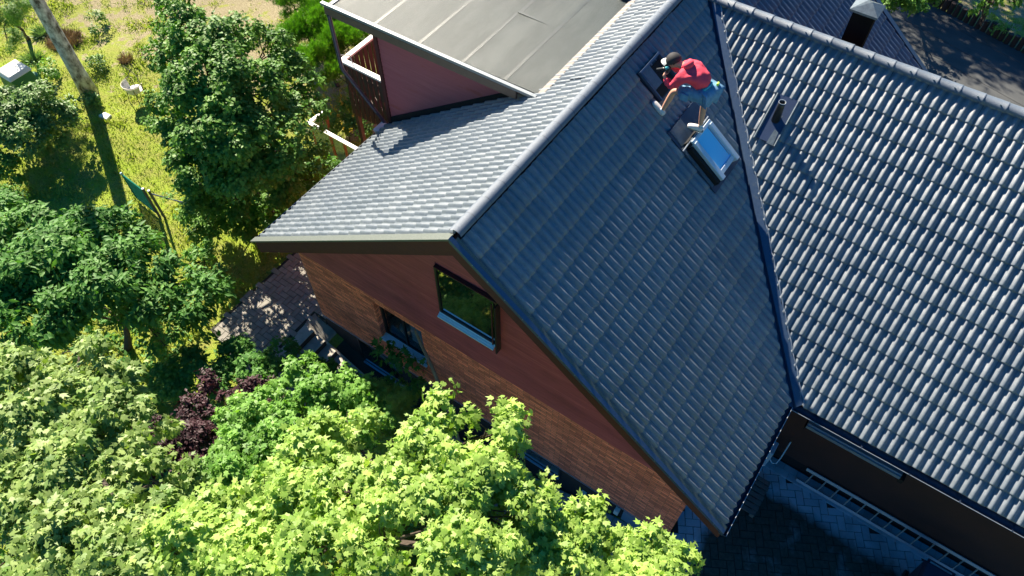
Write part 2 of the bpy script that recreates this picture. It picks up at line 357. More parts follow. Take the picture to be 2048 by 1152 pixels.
# sloping slab path in front of the facade
b = MB()
for i in range(20):
    xa = 3.27 + i * .305
    for j in range(4):
        ya = -.03 - j * .42; b.t = random.random()
        c = [(xa + .006, ya - .41), (xa + .298, ya - .41), (xa + .298, ya), (xa + .006, ya)]
        b.hexa([(x, y, front(x) - .05) for x, y in c], [(x, y, front(x)) for x, y in c])
tag(b.build('path', M['slab'], loc=(5.1, -.8, front(5.1))), kind='structure')
sheet('path_base', M['joint'], [(.45, -.37), (3.3, -.37), (3.3, .03), (.45, .03)], lambda x, y: front(x) - .06, thick=.3)
sheet('path_base', M['joint'], [(3.3, -1.75), (5, -1.75), (5, .03), (3.3, .03)], lambda x, y: front(x) - .03, thick=.1)
sheet('path_base', M['joint'], [(5.001, -1.75), (6.5, -1.75), (6.5, .03), (5.001, .03)], lambda x, y: front(x) - .03, thick=.1)
sheet('path_base', M['joint'], [(6.501, -1.75), (8.1, -1.75), (8.1, .03), (6.501, .03)], lambda x, y: front(x) - .03, thick=.1)
# asphalt drive behind the house, laid in strips
def yfar(x): return 21.39 - .283 * (x - 7.84)
b = MB(); 
b.hexa([(3, 12.3, -.42), (26, 12.3, -.42), (26, yfar(26), -.42), (3, yfar(3), -.42)], [(3, 12.3, -.37), (26, 12.3, -.37), (26, yfar(26), -.37), (3, yfar(3), -.37)])
for k in range(9):                                    # raised laps between the strips
    o_ = -.95 * k - .5; b.t = .9
    p0 = (3, yfar(3) + o_); p1 = (26, yfar(26) + o_)
    if p1[1] < 12.5: p1 = (26 - (12.5 - p1[1]) / .283, 12.5)
    b.hexa([(p0[0], p0[1] - .07, -.372), (p1[0], p1[1] - .07, -.372), (p1[0], p1[1], -.372), (p0[0], p0[1], -.372)],
           [(p0[0], p0[1] - .07, -.362), (p1[0], p1[1] - .07, -.362), (p1[0], p1[1], -.355), (p0[0], p0[1], -.355)])
tag(b.build('driveway', M['asphalt'], loc=(8, 16, -.37)), kind='structure')

# ---------------------------------------------------------------- roof tiles (real rolls and laps)
TS = [-.075, -.055, -.048, -.035, -.018, 0, .018, .035, .048, .055, .075]
def prof(t): return 0 if abs(t) >= .0549 else .042 * (.5 + .5 * math.cos(math.pi * t / .055)) ** .6
def tiles(name, org, U, Vd, ulen, rows, parent, m=None, gauge=.362):
    org, U, Vd = np.array(org, float), np.array(U, float), np.array(Vd, float)
    U /= np.linalg.norm(U); Vd /= np.linalg.norm(Vd); Nn = np.cross(U, Vd); Nn *= np.sign(Nn[2])
    us = []; hs = []
    for r_ in range(2):
        for i, t in enumerate(TS):
            if r_ and i == 0: continue
            us.append(.075 + r_ * .15 + t); hs.append(prof(t))
    us = np.array(us); us[0] += .0015; us[-1] -= .0015; hs = np.array(hs); n = len(us)
    hs[0] -= .006; hs[-1] += .004
    vv = [0.0, 0.002, .02, gauge * .5, gauge + .02]; lift = [-.002, .022, .030, .018, .001]
    Vs = []; Fs = []; tv = []; cnt = 0
    k = len(vv); I = np.arange(n * k).reshape(k, n)
    Q = np.stack([I[:-1, :-1].ravel(), I[:-1, 1:].ravel(), I[1:, 1:].ravel(), I[1:, :-1].ravel()], 1)
    for c in range(int(math.ceil(ulen / .3))):
        for r_ in range(rows):
            j = RNG.normal(0, .003, 3); t = float(np.clip(RNG.normal(.42, .3), 0, 1))
            P = []
            for a, lf in zip(vv, lift):
                h = hs * (1 if lf > 0 else 1) + lf + j[0]
                P.append(org + np.outer(us + c * .3 + j[1] * .6, U) + (r_ * gauge + a + j[2] * 1.5) * Vd + np.outer(h, Nn))
            Vs.append(np.concatenate(P)); Fs.append(Q + cnt); tv.append(np.full(n * k, t)); cnt += n * k
    return npmesh(name, np.concatenate(Vs), np.concatenate(Fs), np.concatenate(tv), m or M['tile'], parent)

H = empty('gabled_house', (4.6, 4.0, -.4), 'brick and red-brown timber house under a dark blue-grey tiled roof', 'house')
TH = -.05                                             # tile bed below the fitted roof planes
def nA(): v = Vector((SA, 0, 1)).normalized(); return v
def nL(): v = Vector((-SL, 0, 1)).normalized(); return v
def nB(): v = Vector((0, -SB, 1)).normalized(); return v
VD = Vector((-4.73, 4.66, 0)).normalized()            # plan direction of the valley
VN = Vector((VD.y, -VD.x, 0))                         # points to the wing's side (+x,+y)
V0 = Vector((9.91, 2.24, 0))
# main roof, slope seen from above
eave = (9.88, -.435, zA(9.88) + TH)
t1 = tiles('roof_tiles', eave, (0, 1, 0), (-1, 0, SA), 7.6, 17, H)
clip(t1, [(V0 - VN * .045, VN), ((0, 7.0, 0), (0, 1, 0)), ((XR, 0, 0), (-1, 0, 0))])
t2 = tiles('roof_tiles', (9.88, 6.765, zA(9.88) + TH), (0, 1, 0), (-1, 0, SA), 4.6, 17, H)
V1 = Vector((9.91, 13.82 - 2.24, 0)); VN2 = Vector((VN.x, -VN.y, 0))
clip(t2, [(V1 - VN2 * .045, VN2), ((0, 7.0, 0), (0, -1, 0)), ((0, 11.4, 0), (0, 1, 0)), ((XR, 0, 0), (-1, 0, 0))])
# main roof, sunny slope
le = (-.47, -.435, zL(-.47) + TH)
t3 = tiles('roof_tiles', le, (0, 1, 0), (1, 0, SL), 4.1, 19, H)
clip(t3, [((0, 3.66, 0), (0, 1, 0)), ((XR, 0, 0), (1, 0, 0))])
t4 = tiles('roof_tiles', (-.47, 3.465, zL(-.47) + TH), (0, 1, 0), (1, 0, SL), 8.1, 19, H)
clip(t4, [((0, 3.66, 0), (0, -1, 0)), ((3.70, 0, 0), (-1, 0, 0)), ((XR, 0, 0), (1, 0, 0)), ((0, 11.4, 0), (0, 1, 0))])
# wing roof
t5 = tiles('roof_tiles', (5.1, 2.23, zB(2.23) + TH), (1, 0, 0), (0, 1, SB), 12.6, 17, H)
clip(t5, [(V0 + VN * .12, -VN), ((0, 6.91, 0), (0, 1, 0))])

# decks under the tiles
b = MB()
def deck(poly, zf, t0, t1):
    b.hexa([(x, y, zf(x, y) - t1) for x, y in poly], [(x, y, zf(x, y) - t0) for x, y in poly])
deck([(XR, -.5), (9.8, -.5), (9.8, 11.4), (XR, 11.4)], lambda x, y: zA(x), .085, .22)
deck([(-.46, -.5), (XR, -.5), (XR, 11.4), (-.46, 11.4)], lambda x, y: zL(x), .085, .22)
deck([(9.93, 2.27), (17.6, 2.27), (17.6, 6.91), (5.2, 6.91)], lambda x, y: zB(y), .085, .22)
deck([(5.2, 6.912), (17.6, 6.912), (17.6, 11.55), (9.93, 11.55)], lambda x, y: zB(13.82 - y), .03, .22)
b.each('roof_deck', M['fascia'], H)

# ridges
def ridge(name, p, q, rad, step, lip):
    p = Vector(p); q = Vector(q); d = (q - p).normalized(); s = d.cross(Vector((0, 0, 1))); L_ = (q - p).length; b = MB(); n = int(L_ / step)
    for i in range(n + 1):
        a0 = i * step; a1 = min(a0 + step + (.03 if lip else -.004), L_)
        if a1 - a0 < .05: continue
        b.t = random.random() if lip else .5; jz = random.uniform(-.004, .004) * (lip > 0)
        prof_ = [(0, rad), (lip * .5, rad + lip * .35), (lip, rad), (a1 - a0, rad - .008)] if lip else [(0, rad + .001), (a1 - a0, rad - .001)]
        vs = []; fs = []; K = 13
        for (a, r_) in prof_:
            for k in range(K):
                t = math.pi * (k / (K - 1)) ; vs.append(p + d * (a0 + a) + s * (math.cos(t) * r_) + Vector((0, 0, math.sin(t) * r_ * .8 + jz)))
        for r_ in range(len(prof_) - 1):
            for k in range(K - 1): fs.append((r_ * K + k, r_ * K + k + 1, (r_ + 1) * K + k + 1, (r_ + 1) * K + k))
        b.add(vs, fs)
    return b.build(name, M['ridge'], H, smooth=False)
r1 = ridge('ridge_tiles', (XR, -.43, ZR - .028), (XR, 11.4, ZR - .028), .106, .372, 0)
r2 = ridge('ridge_tiles', (17.55, 6.91, 6.69 - .02), (5.22, 6.91, 6.69 - .02), .112, .37, .022)
for o in (r1, r2):
    for f in o.data.polygons: f.use_smooth = len(f.vertices) == 4
# clips and mortar crumbs along the ridge edges
b = MB()
for i in range(33):
    x = 5.6 + i * .37 + random.uniform(-.02, .02)
    b.box((x, 6.825, 6.735), (x + .03, 6.835, 6.75))
b.each('ridge_clip', M['lip'], H)

# valley flashing: blue tray on the wing side, pale dressed edge
b = MB()
def vp(z, off, up):                                  # point on the valley line, pushed sideways on the wing's plane
    x = XR + (ZR - z) / SA; y = 2.104 + (z - 3.07) / SB; q = Vector((x, y, z)) + Vector((VN.x, VN.y, 0)) * off
    q.z = (zB(q.y) if off > 0 else zA(q.x)) + up; return q
a, c = 3.10, 6.66
b.add([vp(a, -.10, -.075), vp(a, .015, -.07), vp(a, .03, -.005), vp(a, .15, .01), vp(c, .15, .01), vp(c, .03, -.005), vp(c, .015, -.07), vp(c, -.10, -.075)],
      [(0, 1, 6, 7), (1, 2, 5, 6), (2, 3, 4, 5)])
b.build('valley_flashing', M['bluemetal'], H)
b = MB(); pts = []; n = 90
for i in range(n + 1):
    z = a + (c - a) * i / n; w = .006 * math.sin(i * 1.1) + random.uniform(-.004, .004)
    pts.append(vp(z, .148 + w, .018 + .008 * math.sin(i * 2.1)))
b.tube(pts, [.009 + random.uniform(-.003, .003) for _ in pts], 5); b.build('flashing_edge', M['lip'], H)

# verge boards and metal verge trim on the gable
def strip(b, x0, z0, x1, z1, y0, y1, h0, h1):
    b.hexa([(x0, y0, z0 + h0), (x1, y0, z1 + h0), (x1, y1, z1 + h0), (x0, y1, z0 + h0)], [(x0, y0, z0 + h1), (x1, y0, z1 + h1), (x1, y1, z1 + h1), (x0, y1, z0 + h1)])
b = MB()
for x0, x1, zf in ((XR, 9.90, zA), (-.5, XR, zL)):
    strip(b, x0, zf(x0), x1, zf(x1), -.55, -.502, -.30, -.055)
    strip(b, x0, zf(x0), x1, zf(x1), -.525, -.48, -.42, -.302)
for x0, x1, zf in ((XR, 9.90, zA),): strip(b, x0, zf(x0), x1, zf(x1), 11.4, 11.45, -.3, -.06)
b.each('verge_board', M['fascia'], H)
b = MB()
strip(b, XR, ZR, 9.93, zA(9.93), -.575, -.565, -.07, .005); strip(b, XR, ZR, 9.93, zA(9.93), -.5749, -.50, .005, .013)
strip(b, XR, ZR, 9.93, zA(9.93), 11.42, 11.56, -.07, .02)
b.each('verge_trim', M['bluemetal'], H)
b = MB(); strip(b, XR + .06, zA(XR + .06), 9.93, zA(9.93), -.4999, -.44, -.05, .009)
strip(b, -.62, zL(-.62), XR, ZR, -.58, -.57, -.035, .003); strip(b, -.62, zL(-.62), XR, ZR, -.5799, -.44, .003, .010)
b.each('verge_trim', M['trim'], H)
b = MB()
for i in range(16):
    x = 5.2 + i * .3 + random.uniform(-.05, .05); b.box((x, -.579, zA(x) - .02), (x + .014, -.575, zA(x) - .008))
b.each('trim_screw', M['lip'], H)

# gutters
def gutter(name, p, q, rad, out):
    """half-round trough, open above; out = outward direction"""
    p = Vector(p); q = Vector(q); out = Vector(out); vs = []; fs = []; b = MB(); K = 9; nseg = 12
    for i in range(nseg + 1):
        c = p.lerp(q, i / nseg) + Vector((0, 0, .003 * math.sin(i * 1.3)))
        for k in range(K):
            t = math.pi * k / (K - 1); vs.append(c + out * (math.cos(t) * rad) + Vector((0, 0, -math.sin(t) * rad)))
    for i in range(nseg):
        for k in range(K - 1): fs.append((i * K + k, i * K + k + 1, (i + 1) * K + k + 1, (i + 1) * K + k))
    fs += [tuple(range(K)), tuple(range(nseg * K, nseg * K + K))]
    b.add(vs, fs); o = b.build(name, M['gutter'], H)
    sm = o.modifiers.new('thickness', 'SOLIDIFY'); sm.thickness = .004
    b = MB(); b.tube([p + out * rad + Vector((0, 0, .004)), q + out * rad + Vector((0, 0, .004))], .006, 6); b.build('gutter_lip', M['lip'], o)
    return o
gutter('gutter', (9.915, -.57, 3.12), (9.915, 2.12, 3.12), .065, (1, 0, 0))
gutter('gutter', (9.97, 2.185, 3.05), (17.5, 2.185, 3.05), .075, (0, -1, 0))
gutter('gutter', (-.53, -.52, 2.97), (-.53, 3.62, 2.97), .06, (-1, 0, 0))
b = MB(); b.box((9.86, 2.275, 2.86), (17.5, 2.30, 3.10)); b.box((9.80, -.5, 2.9), (9.825, 2.27, 3.12)); b.box((-.46, -.5, 2.78), (-.44, 3.6, 3.0)); b.each('eave_board', M['gutter'], H)
b = MB()
for i in range(9):                                  # gutter brackets
    x = 10.4 + i * .82; b.box((x, 2.105, 3.055), (x + .02, 2.30, 3.062))
b.each('gutter_bracket', M['gutter'], H)

# walls
WX0, WX1, WZ0, WZ1 = 2.03, 3.30, .88, 2.29
b = MB()
b.box((0, 0, 0), (WX0, .25, 2.55)); b.box((WX1, 0, 0), (9.25, .25, 2.55)); b.box((WX0, 0, 0), (WX1, .25, WZ0)); b.box((WX0, 0, WZ1), (WX1, .25, 2.55))
b.box((0, .25, 0), (.25, 11, 2.9)); b.box((9.0, .25, 0), (9.25, 2.9, 3.3))
b.build('brick_wall', M['brick'], H)
b = MB()                                             # toothed corner: every other course stands proud
for i in range(17): b.box((-.012, .0, .073 + i * .147 - .06), (0, .12, .073 + i * .147)) 
b.each('corner_brick', mat('mortar_flecks', (.5, .42, .36), .8), H)
def clap(name, m, x0f, x1f, z0, z1, y, holes=(), step=.115, parent=H):
    b = MB(); z = z0
    while z < z1:
        zt = min(z + step, z1); xa, xb = x0f(zt), x1f(zt); b.t = random.random()
        segs = [(xa, xb)]
        for (hx0, hx1, hz0, hz1) in holes:
            if zt > hz0 and z < hz1:
                segs = [s for (p, q) in segs for s in ((p, min(q, hx0)), (max(p, hx1), q)) if s[1] - s[0] > .01]
        for p, q in segs:
            if q - p > .02: b.hexa([(p, y - .022, z), (q, y - .022, z), (q, y, z), (p, y, z)], [(p, y - .006, zt - .004), (q, y - .006, zt - .004), (q, y, zt), (p, y, zt)])
        z += step
    return b.build(name, m, parent)
UW = (3.98, 5.26, 3.66, 5.10)
xl = lambda z: max(0.0, XR - (ZR - .10 - z) / SL); xr = lambda z: min(9.25, XR + (ZR - .10 - z) / SA)
clap('timber_cladding', M['siding'], xl, xr, 2.56, 6.7, -.01, [UW])
b = MB(); g = [(0, 2.56), (9.25, 2.56), (9.25, zA(9.25) - .23), (XR, ZR - .23), (0, zL(0) - .23)]
b.hexa([(x, -.0095, z) for x, z in g], [(x, .2, z) for x, z in g]); b.build('gable_backing', M['siding'], H)
b = MB(); b.box((.02, .03, -2.7), (9.23, .24, -.002)); b.box((.02, .24, -2.7), (.24, 11, -.002)); b.box((9.05, .24, -.6), (9.22, 2.9, -.002)); b.build('foundation_wall', M['foundation'], H)
b = MB(); b.box((.0, -.02, -.016), (9.25, .03, -.003)); b.build('drip_strip', M['lip'], H)
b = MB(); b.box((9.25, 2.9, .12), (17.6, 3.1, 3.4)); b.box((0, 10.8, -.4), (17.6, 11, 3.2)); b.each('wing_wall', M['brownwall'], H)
b = MB(); b.box((9.25, 2.93, -.4), (17.6, 3.1, .119)); b.build('foundation_wall', M['black'], H)
b = MB(); b.box((9.24, .02, 2.7), (9.8, 2.88, 2.72)); b.box((9.8, 2.32, 2.72), (17.5, 2.9, 2.74)); b.each('soffit', M['fascia'], H)
b = MB(); b.tube([(9.33, 2.80, 2.7), (9.33, 2.80, -.2)], .035, 8); b.build('downpipe', M['gutter'], H)

# upper window
def wframe(b, x0, x1, z0, z1, y0, y1, w):
    b.box((x0, y0, z0), (x0 + w, y1, z1)); b.box((x1 - w, y0, z0), (x1, y1, z1)); b.box((x0 + w, y0, z0), (x1 - w, y1, z0 + w)); b.box((x0 + w, y0, z1 - w), (x1 - w, y1, z1))
W1 = MB(); wframe(W1, UW[0], UW[1], UW[2] + .06, UW[3], -.075, -.0, .04); W1.box((UW[1] + .002, -.16, UW[2] - .05), (UW[1] + .03, -.005, UW[3] - .03))
w1 = W1.build('window', M['frame'], H)
b = MB(); b.box((UW[0] + .05, -.05, UW[2] + .1), (UW[1] - .05, -.04, UW[3] - .05)); b.build('pane', M['glass'], w1)
b = MB()
for k in range(3): b.hexa([(UW[0] - .01, -.15 + k * .035, UW[2] - .03 + k * .028), (UW[1] - .06, -.15 + k * .035, UW[2] - .03 + k * .028), (UW[1] - .06, -.11 + k * .035, UW[2] - .03 + k * .028), (UW[0] - .01, -.11 + k * .035, UW[2] - .03 + k * .028)],
    [(UW[0] - .01, -.15 + k * .035, UW[2] + k * .028), (UW[1] - .06, -.15 + k * .035, UW[2] + k * .028), (UW[1] - .06, -.11 + k * .035, UW[2] + .012 + k * .028), (UW[0] - .01, -.11 + k * .035, UW[2] + .012 + k * .028)])
b.build('sill', M['sill'], w1)
b = MB(); b.box((UW[0] + .01, -.09, UW[3] + .001), (UW[1], -.0, UW[3] + .02)); b.box((UW[1] - .11, -.1, UW[2] + .06), (UW[1] - .09, -.076, UW[3] - .1)); b.build('casement_edge', M['fascia'], w1)
# lower window, recessed in the brickwork, with the room behind it
W2 = MB(); wframe(W2, WX0 + .002, WX1 - .002, WZ0 + .002, WZ1 - .002, .13, .19, .05); W2.box((2.63, .131, WZ0 + .05), (2.66, .189, WZ1 - .05)); w2 = W2.build('window', M['frame'], H)
clearp = mat('clear_pane', (.02, .025, .025), .04, spec=1); cn, cl, cb_ = nodes(clearp)
tr = cn.new('ShaderNodeBsdfTransparent'); ms = cn.new('ShaderNodeMixShader'); ms.inputs[0].default_value = .72
cl.new(cb_.outputs[0], ms.inputs[1]); cl.new(tr.outputs[0], ms.inputs[2]); cl.new(ms.outputs[0], [x for x in cn if x.type == 'OUTPUT_MATERIAL'][0].inputs[0])
b = MB(); b.box((WX0 + .05, .155, WZ0 + .05), (WX1 - .05, .16, WZ1 - .05)); b.build('pane', clearp, w2)
b = MB(); b.hexa([(WX0 - .02, -.05, WZ0 - .02), (WX1 + .0, -.05, WZ0 - .02), (WX1, .13, WZ0), (WX0 - .02, .13, WZ0)], [(WX0 - .02, -.05, WZ0 - .0), (WX1, -.05, WZ0 - .0), (WX1, .13, WZ0 + .03), (WX0 - .02, .13, WZ0 + .03)]); b.build('sill', M['sill'], w2)
b = MB()
for k in range(15): b.hexa([(2.75, .21, 1.15 + k * .06), (3.22, .21, 1.15 + k * .06), (3.22, .24, 1.17 + k * .06), (2.75, .24, 1.17 + k * .06)], [(2.75, .21, 1.153 + k * .06), (3.22, .21, 1.153 + k * .06), (3.22, .24, 1.173 + k * .06), (2.75, .24, 1.173 + k * .06)])
b.build('blind', M['boxblue'], w2)
b = MB(); b.box((1.5, .9, .1), (4, 1.0, 2.6)); b.box((1.5, .26, .1), (1.6, .9, 2.6)); b.box((3.9, .26, .1), (4, .9, 2.6)); b.box((1.6, .26, .75), (3.9, .9, .85)); b.box((1.6, .26, 2.5), (3.9, .9, 2.6)); b.build('room_wall', M['foundation'], w2)
pot = MB(); pot.tube([(2.42, .4, .85), (2.42, .4, .88), (2.42, .4, 1.1), (2.42, .4, 1.13)], [.09, .1, .145, .155], 20)
pt = pot.build('flower_pot', M['pot'], loc=(2.42, .4, .85), smooth=True); tag(pt, 'white flower pot behind the glass of the lower window', 'flower pot')
# basement windows
for (x0, x1, z0, z1) in ((1.04, 2.3, -1.15, -.08), (5.55, 6.75, -.56, -.07)):
    f = MB(); wframe(f, x0, x1, z0, z1, -.0, .03, .045); fo = f.build('window', M['frame'], H)
    b = MB(); b.box((x0 + .04, .005, z0 + .04), (x1 - .04, .015, z1 - .04)); b.build('pane', M['glass'], fo)
    b = MB(); b.box((x0, -.05, z0 - .02), (x1, -.001, z0 - .0)); b.build('sill', M['alu'], fo)
b = MB(); b.box((8.28, -.04, -.5), (8.75, .03, -.02)); b.build('basement_hatch', M['alu'], H)
b = MB(); b.box((7.3, -.06, -.62), (7.42, .02, -.45)); b.box((8.1, -.08, -.35), (8.2, .02, -.15)); b.each('vent_cover', M['white'], H)

# dormer with flat felt roof over the balcony
def zF(x): return 6.0 + .02 * (x + 1.35)
xd = lambda z: XR - (ZR - .0 - z) / SL
clap('dormer_wall', M['dormer'], lambda z: -.33, lambda z: xd(z) - .02, 3.08, 5.86, 3.65, step=.105)
b = MB(); b.hexa([(-.33, 3.652, 3.0), (3.2, 3.652, zL(3.2) - .1), (3.2, 9.8, zL(3.2) - .1), (-.33, 9.8, 3.0)], [(-.33, 3.652, 5.8), (3.2, 3.652, 5.85), (3.2, 9.8, 5.85), (-.33, 9.8, 5.8)]); b.build('dormer_backing', M['dormer'], H)
b = MB(); b.box((-.42, 3.60, 2.95), (-.325, 3.70, 5.85)); b.build('corner_post', M['fascia'], H)
b = MB(); x0, x1 = -.3, 3.05; b.hexa([(x0, 3.58, zL(x0) - .03), (x1, 3.58, zL(x1) - .03), (x1, 3.625, zL(x1) - .03), (x0, 3.625, zL(x0) - .03)], [(x0, 3.60, zL(x0) + .16), (x1, 3.60, zL(x1) + .10), (x1, 3.625, zL(x1) + .10), (x0, 3.625, zL(x0) + .16)]); b.build('step_flashing', M['black'], H)
b = MB(); P = [(-1.30, 3.36), (3.78, 3.42), (3.78, 9.9), (-1.15, 9.9)]
b.hexa([(x, y, zF(x) - .10) for x, y in P], [(x, y, zF(x)) for x, y in P]); b.build('flat_roof', M['felt'], H)
b = MB()
for x, y0, y1 in ((-.1, 3.4, 9.9), (1.0, 3.4, 9.9), (2.02, 3.4, 5.2), (2.05, 5.2, 9.9), (2.95, 3.42, 9.9)):
    b.hexa([(x, y0, zF(x) - .01), (x + .07, y0, zF(x) - .01), (x + .07, y1, zF(x) - .01), (x, y1, zF(x) - .01)], [(x, y0, zF(x) + .004), (x + .07, y0, zF(x) + .004), (x + .07, y1, zF(x) + .004), (x, y1, zF(x) + .004)])
b.box((2.05, 5.2, 6.0), (2.98, 5.26, zF(2.5) + .006))
b.each('felt_lap', mat('felt_lap', (.017, .028, .029), .37, .5, (.031, .045, .046), 4, .4, 200), H)
b = MB(); strip(b, -1.42, zF(-1.42), 3.72, zF(3.72), 3.30, 3.37, -.0, .025); strip(b, -1.42, zF(-1.42), 3.72, zF(3.72), 3.297, 3.304, -.03, .0)
b.box((-1.24, 3.4, zF(-1.2) - .06), (-1.18, 9.9, zF(-1.2) + .02)); b.build('roof_edge_trim', mat('pale_edge_metal', (.26, .29, .31), .45, .7, (.09, .11, .14), 60, metal=.2), H)
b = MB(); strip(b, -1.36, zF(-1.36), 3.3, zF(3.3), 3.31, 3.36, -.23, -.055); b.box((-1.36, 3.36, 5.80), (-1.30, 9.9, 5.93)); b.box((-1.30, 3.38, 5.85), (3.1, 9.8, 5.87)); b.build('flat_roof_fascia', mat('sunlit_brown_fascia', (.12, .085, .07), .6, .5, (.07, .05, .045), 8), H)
b = MB(); b.hexa([(3.70, 3.42, zL(3.70) + .0), (3.84, 3.42, zL(3.84) + .0), (3.84, 11.3, zL(3.84) + .0), (3.70, 11.3, zL(3.70) + .0)], [(3.70, 3.42, zL(3.70) + .02), (3.84, 3.42, zL(3.84) + .0), (3.84, 11.3, zL(3.84) + .0), (3.70, 11.3, zL(3.70) + .02)])
b.build('felt_upstand', mat('rusty_felt_upstand', (.21, .17, .15), .6, .6, (.13, .12, .11), 6, .4, 120), H)
b = MB(); b.box((3.42, 6.72, 5.9), (3.84, 7.5, 6.22)); b.build('roof_kerb', M['bluemetal'], H)
# downpipe from the flat roof to the eave
b = MB(); b.tube([(-1.28, 3.33, 5.78), (-1.30, 3.36, 4.45)], .045, 10); b.tube([(-1.30, 3.36, 4.46), (-1.27, 3.37, 4.36), (-.62, 3.62, 3.12), (-.56, 3.64, 3.0)], .042, 10); b.build('downpipe', M['gutter'], H)
b = MB(); b.box((-.64, 3.30, 2.99), (-.46, 3.62, 3.05)); b.build('gutter_end', M['white'], H)
# balcony railing with board cladding
BR = MB(); BR.box((-1.86, 3.78, 4.07), (-.47, 3.90, 4.12)); BR.box((-1.86, 3.905, 4.07), (-1.74, 6.2, 4.12)); br = BR.build('balcony_railing', M['white'], H)
b = MB()
for i in range(9):
    x = -1.82 + i * .15; dz = 0
    b.box((x, 3.82, 2.55), (x + .115, 3.845, 3.2)); b.box((x, 3.82, 3.45), (x + .115, 3.845, 4.06))
    b.hexa([(x + .015, 3.82, 3.2), (x + .10, 3.82, 3.2), (x + .10, 3.845, 3.2), (x + .015, 3.845, 3.2)], [(x + .03, 3.82, 3.45), (x + .085, 3.82, 3.45), (x + .085, 3.845, 3.45), (x + .03, 3.845, 3.45)])
for i in range(15):
    y = 3.92 + i * .15; b.box((-1.82, y, 2.55), (-1.795, y + .118, 4.06))
b.box((-1.79, 3.846, 2.9), (-.4, 3.88, 2.98)); b.box((-1.79, 3.846, 3.75), (-.4, 3.88, 3.83)); b.build('board_panel', M['slat'], br)
b = MB(); b.box((-1.8, 3.84, 2.72), (-.35, 6.4, 2.82)); b.build('balcony_floor', M['slat'], br)
b = MB(); b.tube([(-1.32, 3.38, 4.75), (-1.52, 3.85, 4.35), (-1.5, 3.86, 4.1)], .012, 6); b.build('stay_rod', M['lip'], br)
b = MB(); b.box((-1.80, 3.84, -.4), (-1.70, 3.94, 2.72)); b.box((-1.80, 6.2, -.4), (-1.70, 6.3, 2.72)); b.each('balcony_post', M['slat'], br)

# chimney behind the wing's ridge
b = MB(); b.box((7.62, 7.43, 5.8), (8.0, 7.74, 7.06)); ch = b.build('chimney', mat('shaded_black_sheet', (.007, .007, .007), .95, .4, (.012, .012, .012), 5, spec=.05), H)  # near-black colour carries the shade on the visible face
b = MB(); q = [(7.56, 7.36), (8.05, 7.36), (8.05, 7.80), (7.56, 7.80)]
b.hexa([(x, y, 7.05) for x, y in q], [(x, y, 7.09) for x, y in q])
b.add([(x, y, 7.091) for x, y in q] + [(7.76, 7.59, 7.21), (7.84, 7.57, 7.21)], [(0, 1, 5, 4), (1, 2, 5), (2, 3, 4, 5), (3, 0, 4)])
b.build('chimney_cap', M['lead'], ch)

# vent pipe with its flat flashing tile on the wing
def onB(x, y, h): p = Vector((x, y, zB(y))) + nB() * h; return p
b = MB(); c = [(7.17, 5.30), (7.56, 5.30), (7.56, 5.98), (7.17, 5.98)]
b.hexa([onB(x, y, -.03) for x, y in c], [onB(x, y, .030) for x, y in c]); vf = b.build('vent_flashing', mat('navy_vent_flashing', (.022, .042, .10), .45, .3, (.05, .08, .14), 9), H)
b = MB(); 
for x in (7.17, 7.56): b.tube([onB(x, 5.28, .035), onB(x, 5.98, .03)], .022, 8)
b.hexa([onB(7.40, 5.28, .03), onB(7.53, 5.28, .03), onB(7.50, 5.48, .03), onB(7.42, 5.50, .03)], [onB(7.40, 5.28, .04), onB(7.53, 5.28, .04), onB(7.50, 5.48, .033), onB(7.42, 5.50, .033)])
b.each('flashing_rib', M['lead'], vf)
b = MB(); pb = Vector((7.35, 5.62, zB(5.62))); b.tube([pb, pb + Vector((0, 0, .34)), pb + Vector((0, 0, .42))], [.075, .062, .06], 20, cap=False); vo = b.build('vent_pipe', M['toolblack'], vf, smooth=True)
sm = vo.modifiers.new('thickness', 'SOLIDIFY'); sm.thickness = .008
b = MB(); b.tube([pb + Vector((.062 * math.cos(a), .062 * math.sin(a), .424)) for a in [i * math.pi / 10 for i in range(21)]], .006, 5); b.build('pipe_rim', M['lip'], vf)

# roof window
AU = Vector((0, 1, 0)); AV = Vector((-1, 0, SA)).normalized(); AN = nA()
def onA(x, y, h): return Vector((x, y, zA(x))) + AN * h
def abox(b, x0, x1, y0, y1, h0, h1):
    h1 += .024; h0 += .024 * (h0 > -.05)
    b.hexa([onA(x0, y0, h0), onA(x1, y0, h0), onA(x1, y1, h0), onA(x0, y1, h0)], [onA(x0, y0, h1), onA(x1, y0, h1), onA(x1, y1, h1), onA(x0, y1, h1)]); return b
b = MB(); abox(b, 6.02, 7.12, 3.86, 4.86, -.09, .012); rw = b.build('roof_window', mat('navy_flashing', (.016, .035, .075), .5, .5, (.035, .07, .12), 8, .2, 40), H)
b = MB(); abox(b, 6.03, 6.30, 3.92, 4.30, .0122, .024); abox(b, 6.32, 7.02, 3.87, 3.93, .0122, .03); b.build('grey_apron', M['lead'], rw)
b = MB(); abox(b, 6.40, 7.04, 3.95, 4.03, .0123, .11); abox(b, 6.30, 6.38, 3.98, 4.70, .0123, .12); b.build('side_upstand', M['black'], rw)
b = MB()
abox(b, 6.38, 7.04, 4.04, 4.14, .02, .17); abox(b, 6.38, 7.04, 4.62, 4.71, .02, .17); abox(b, 6.33, 6.3799, 4.04, 4.71, .02, .16); abox(b, 6.93, 7.00, 4.1401, 4.6199, .02, .14)
b.build('frame', M['skyframe'], rw, bevel=.008)
b = MB(); abox(b, 6.38, 6.93, 4.14, 4.62, .10, .115); b.build('pane', M['skyglass'], rw)
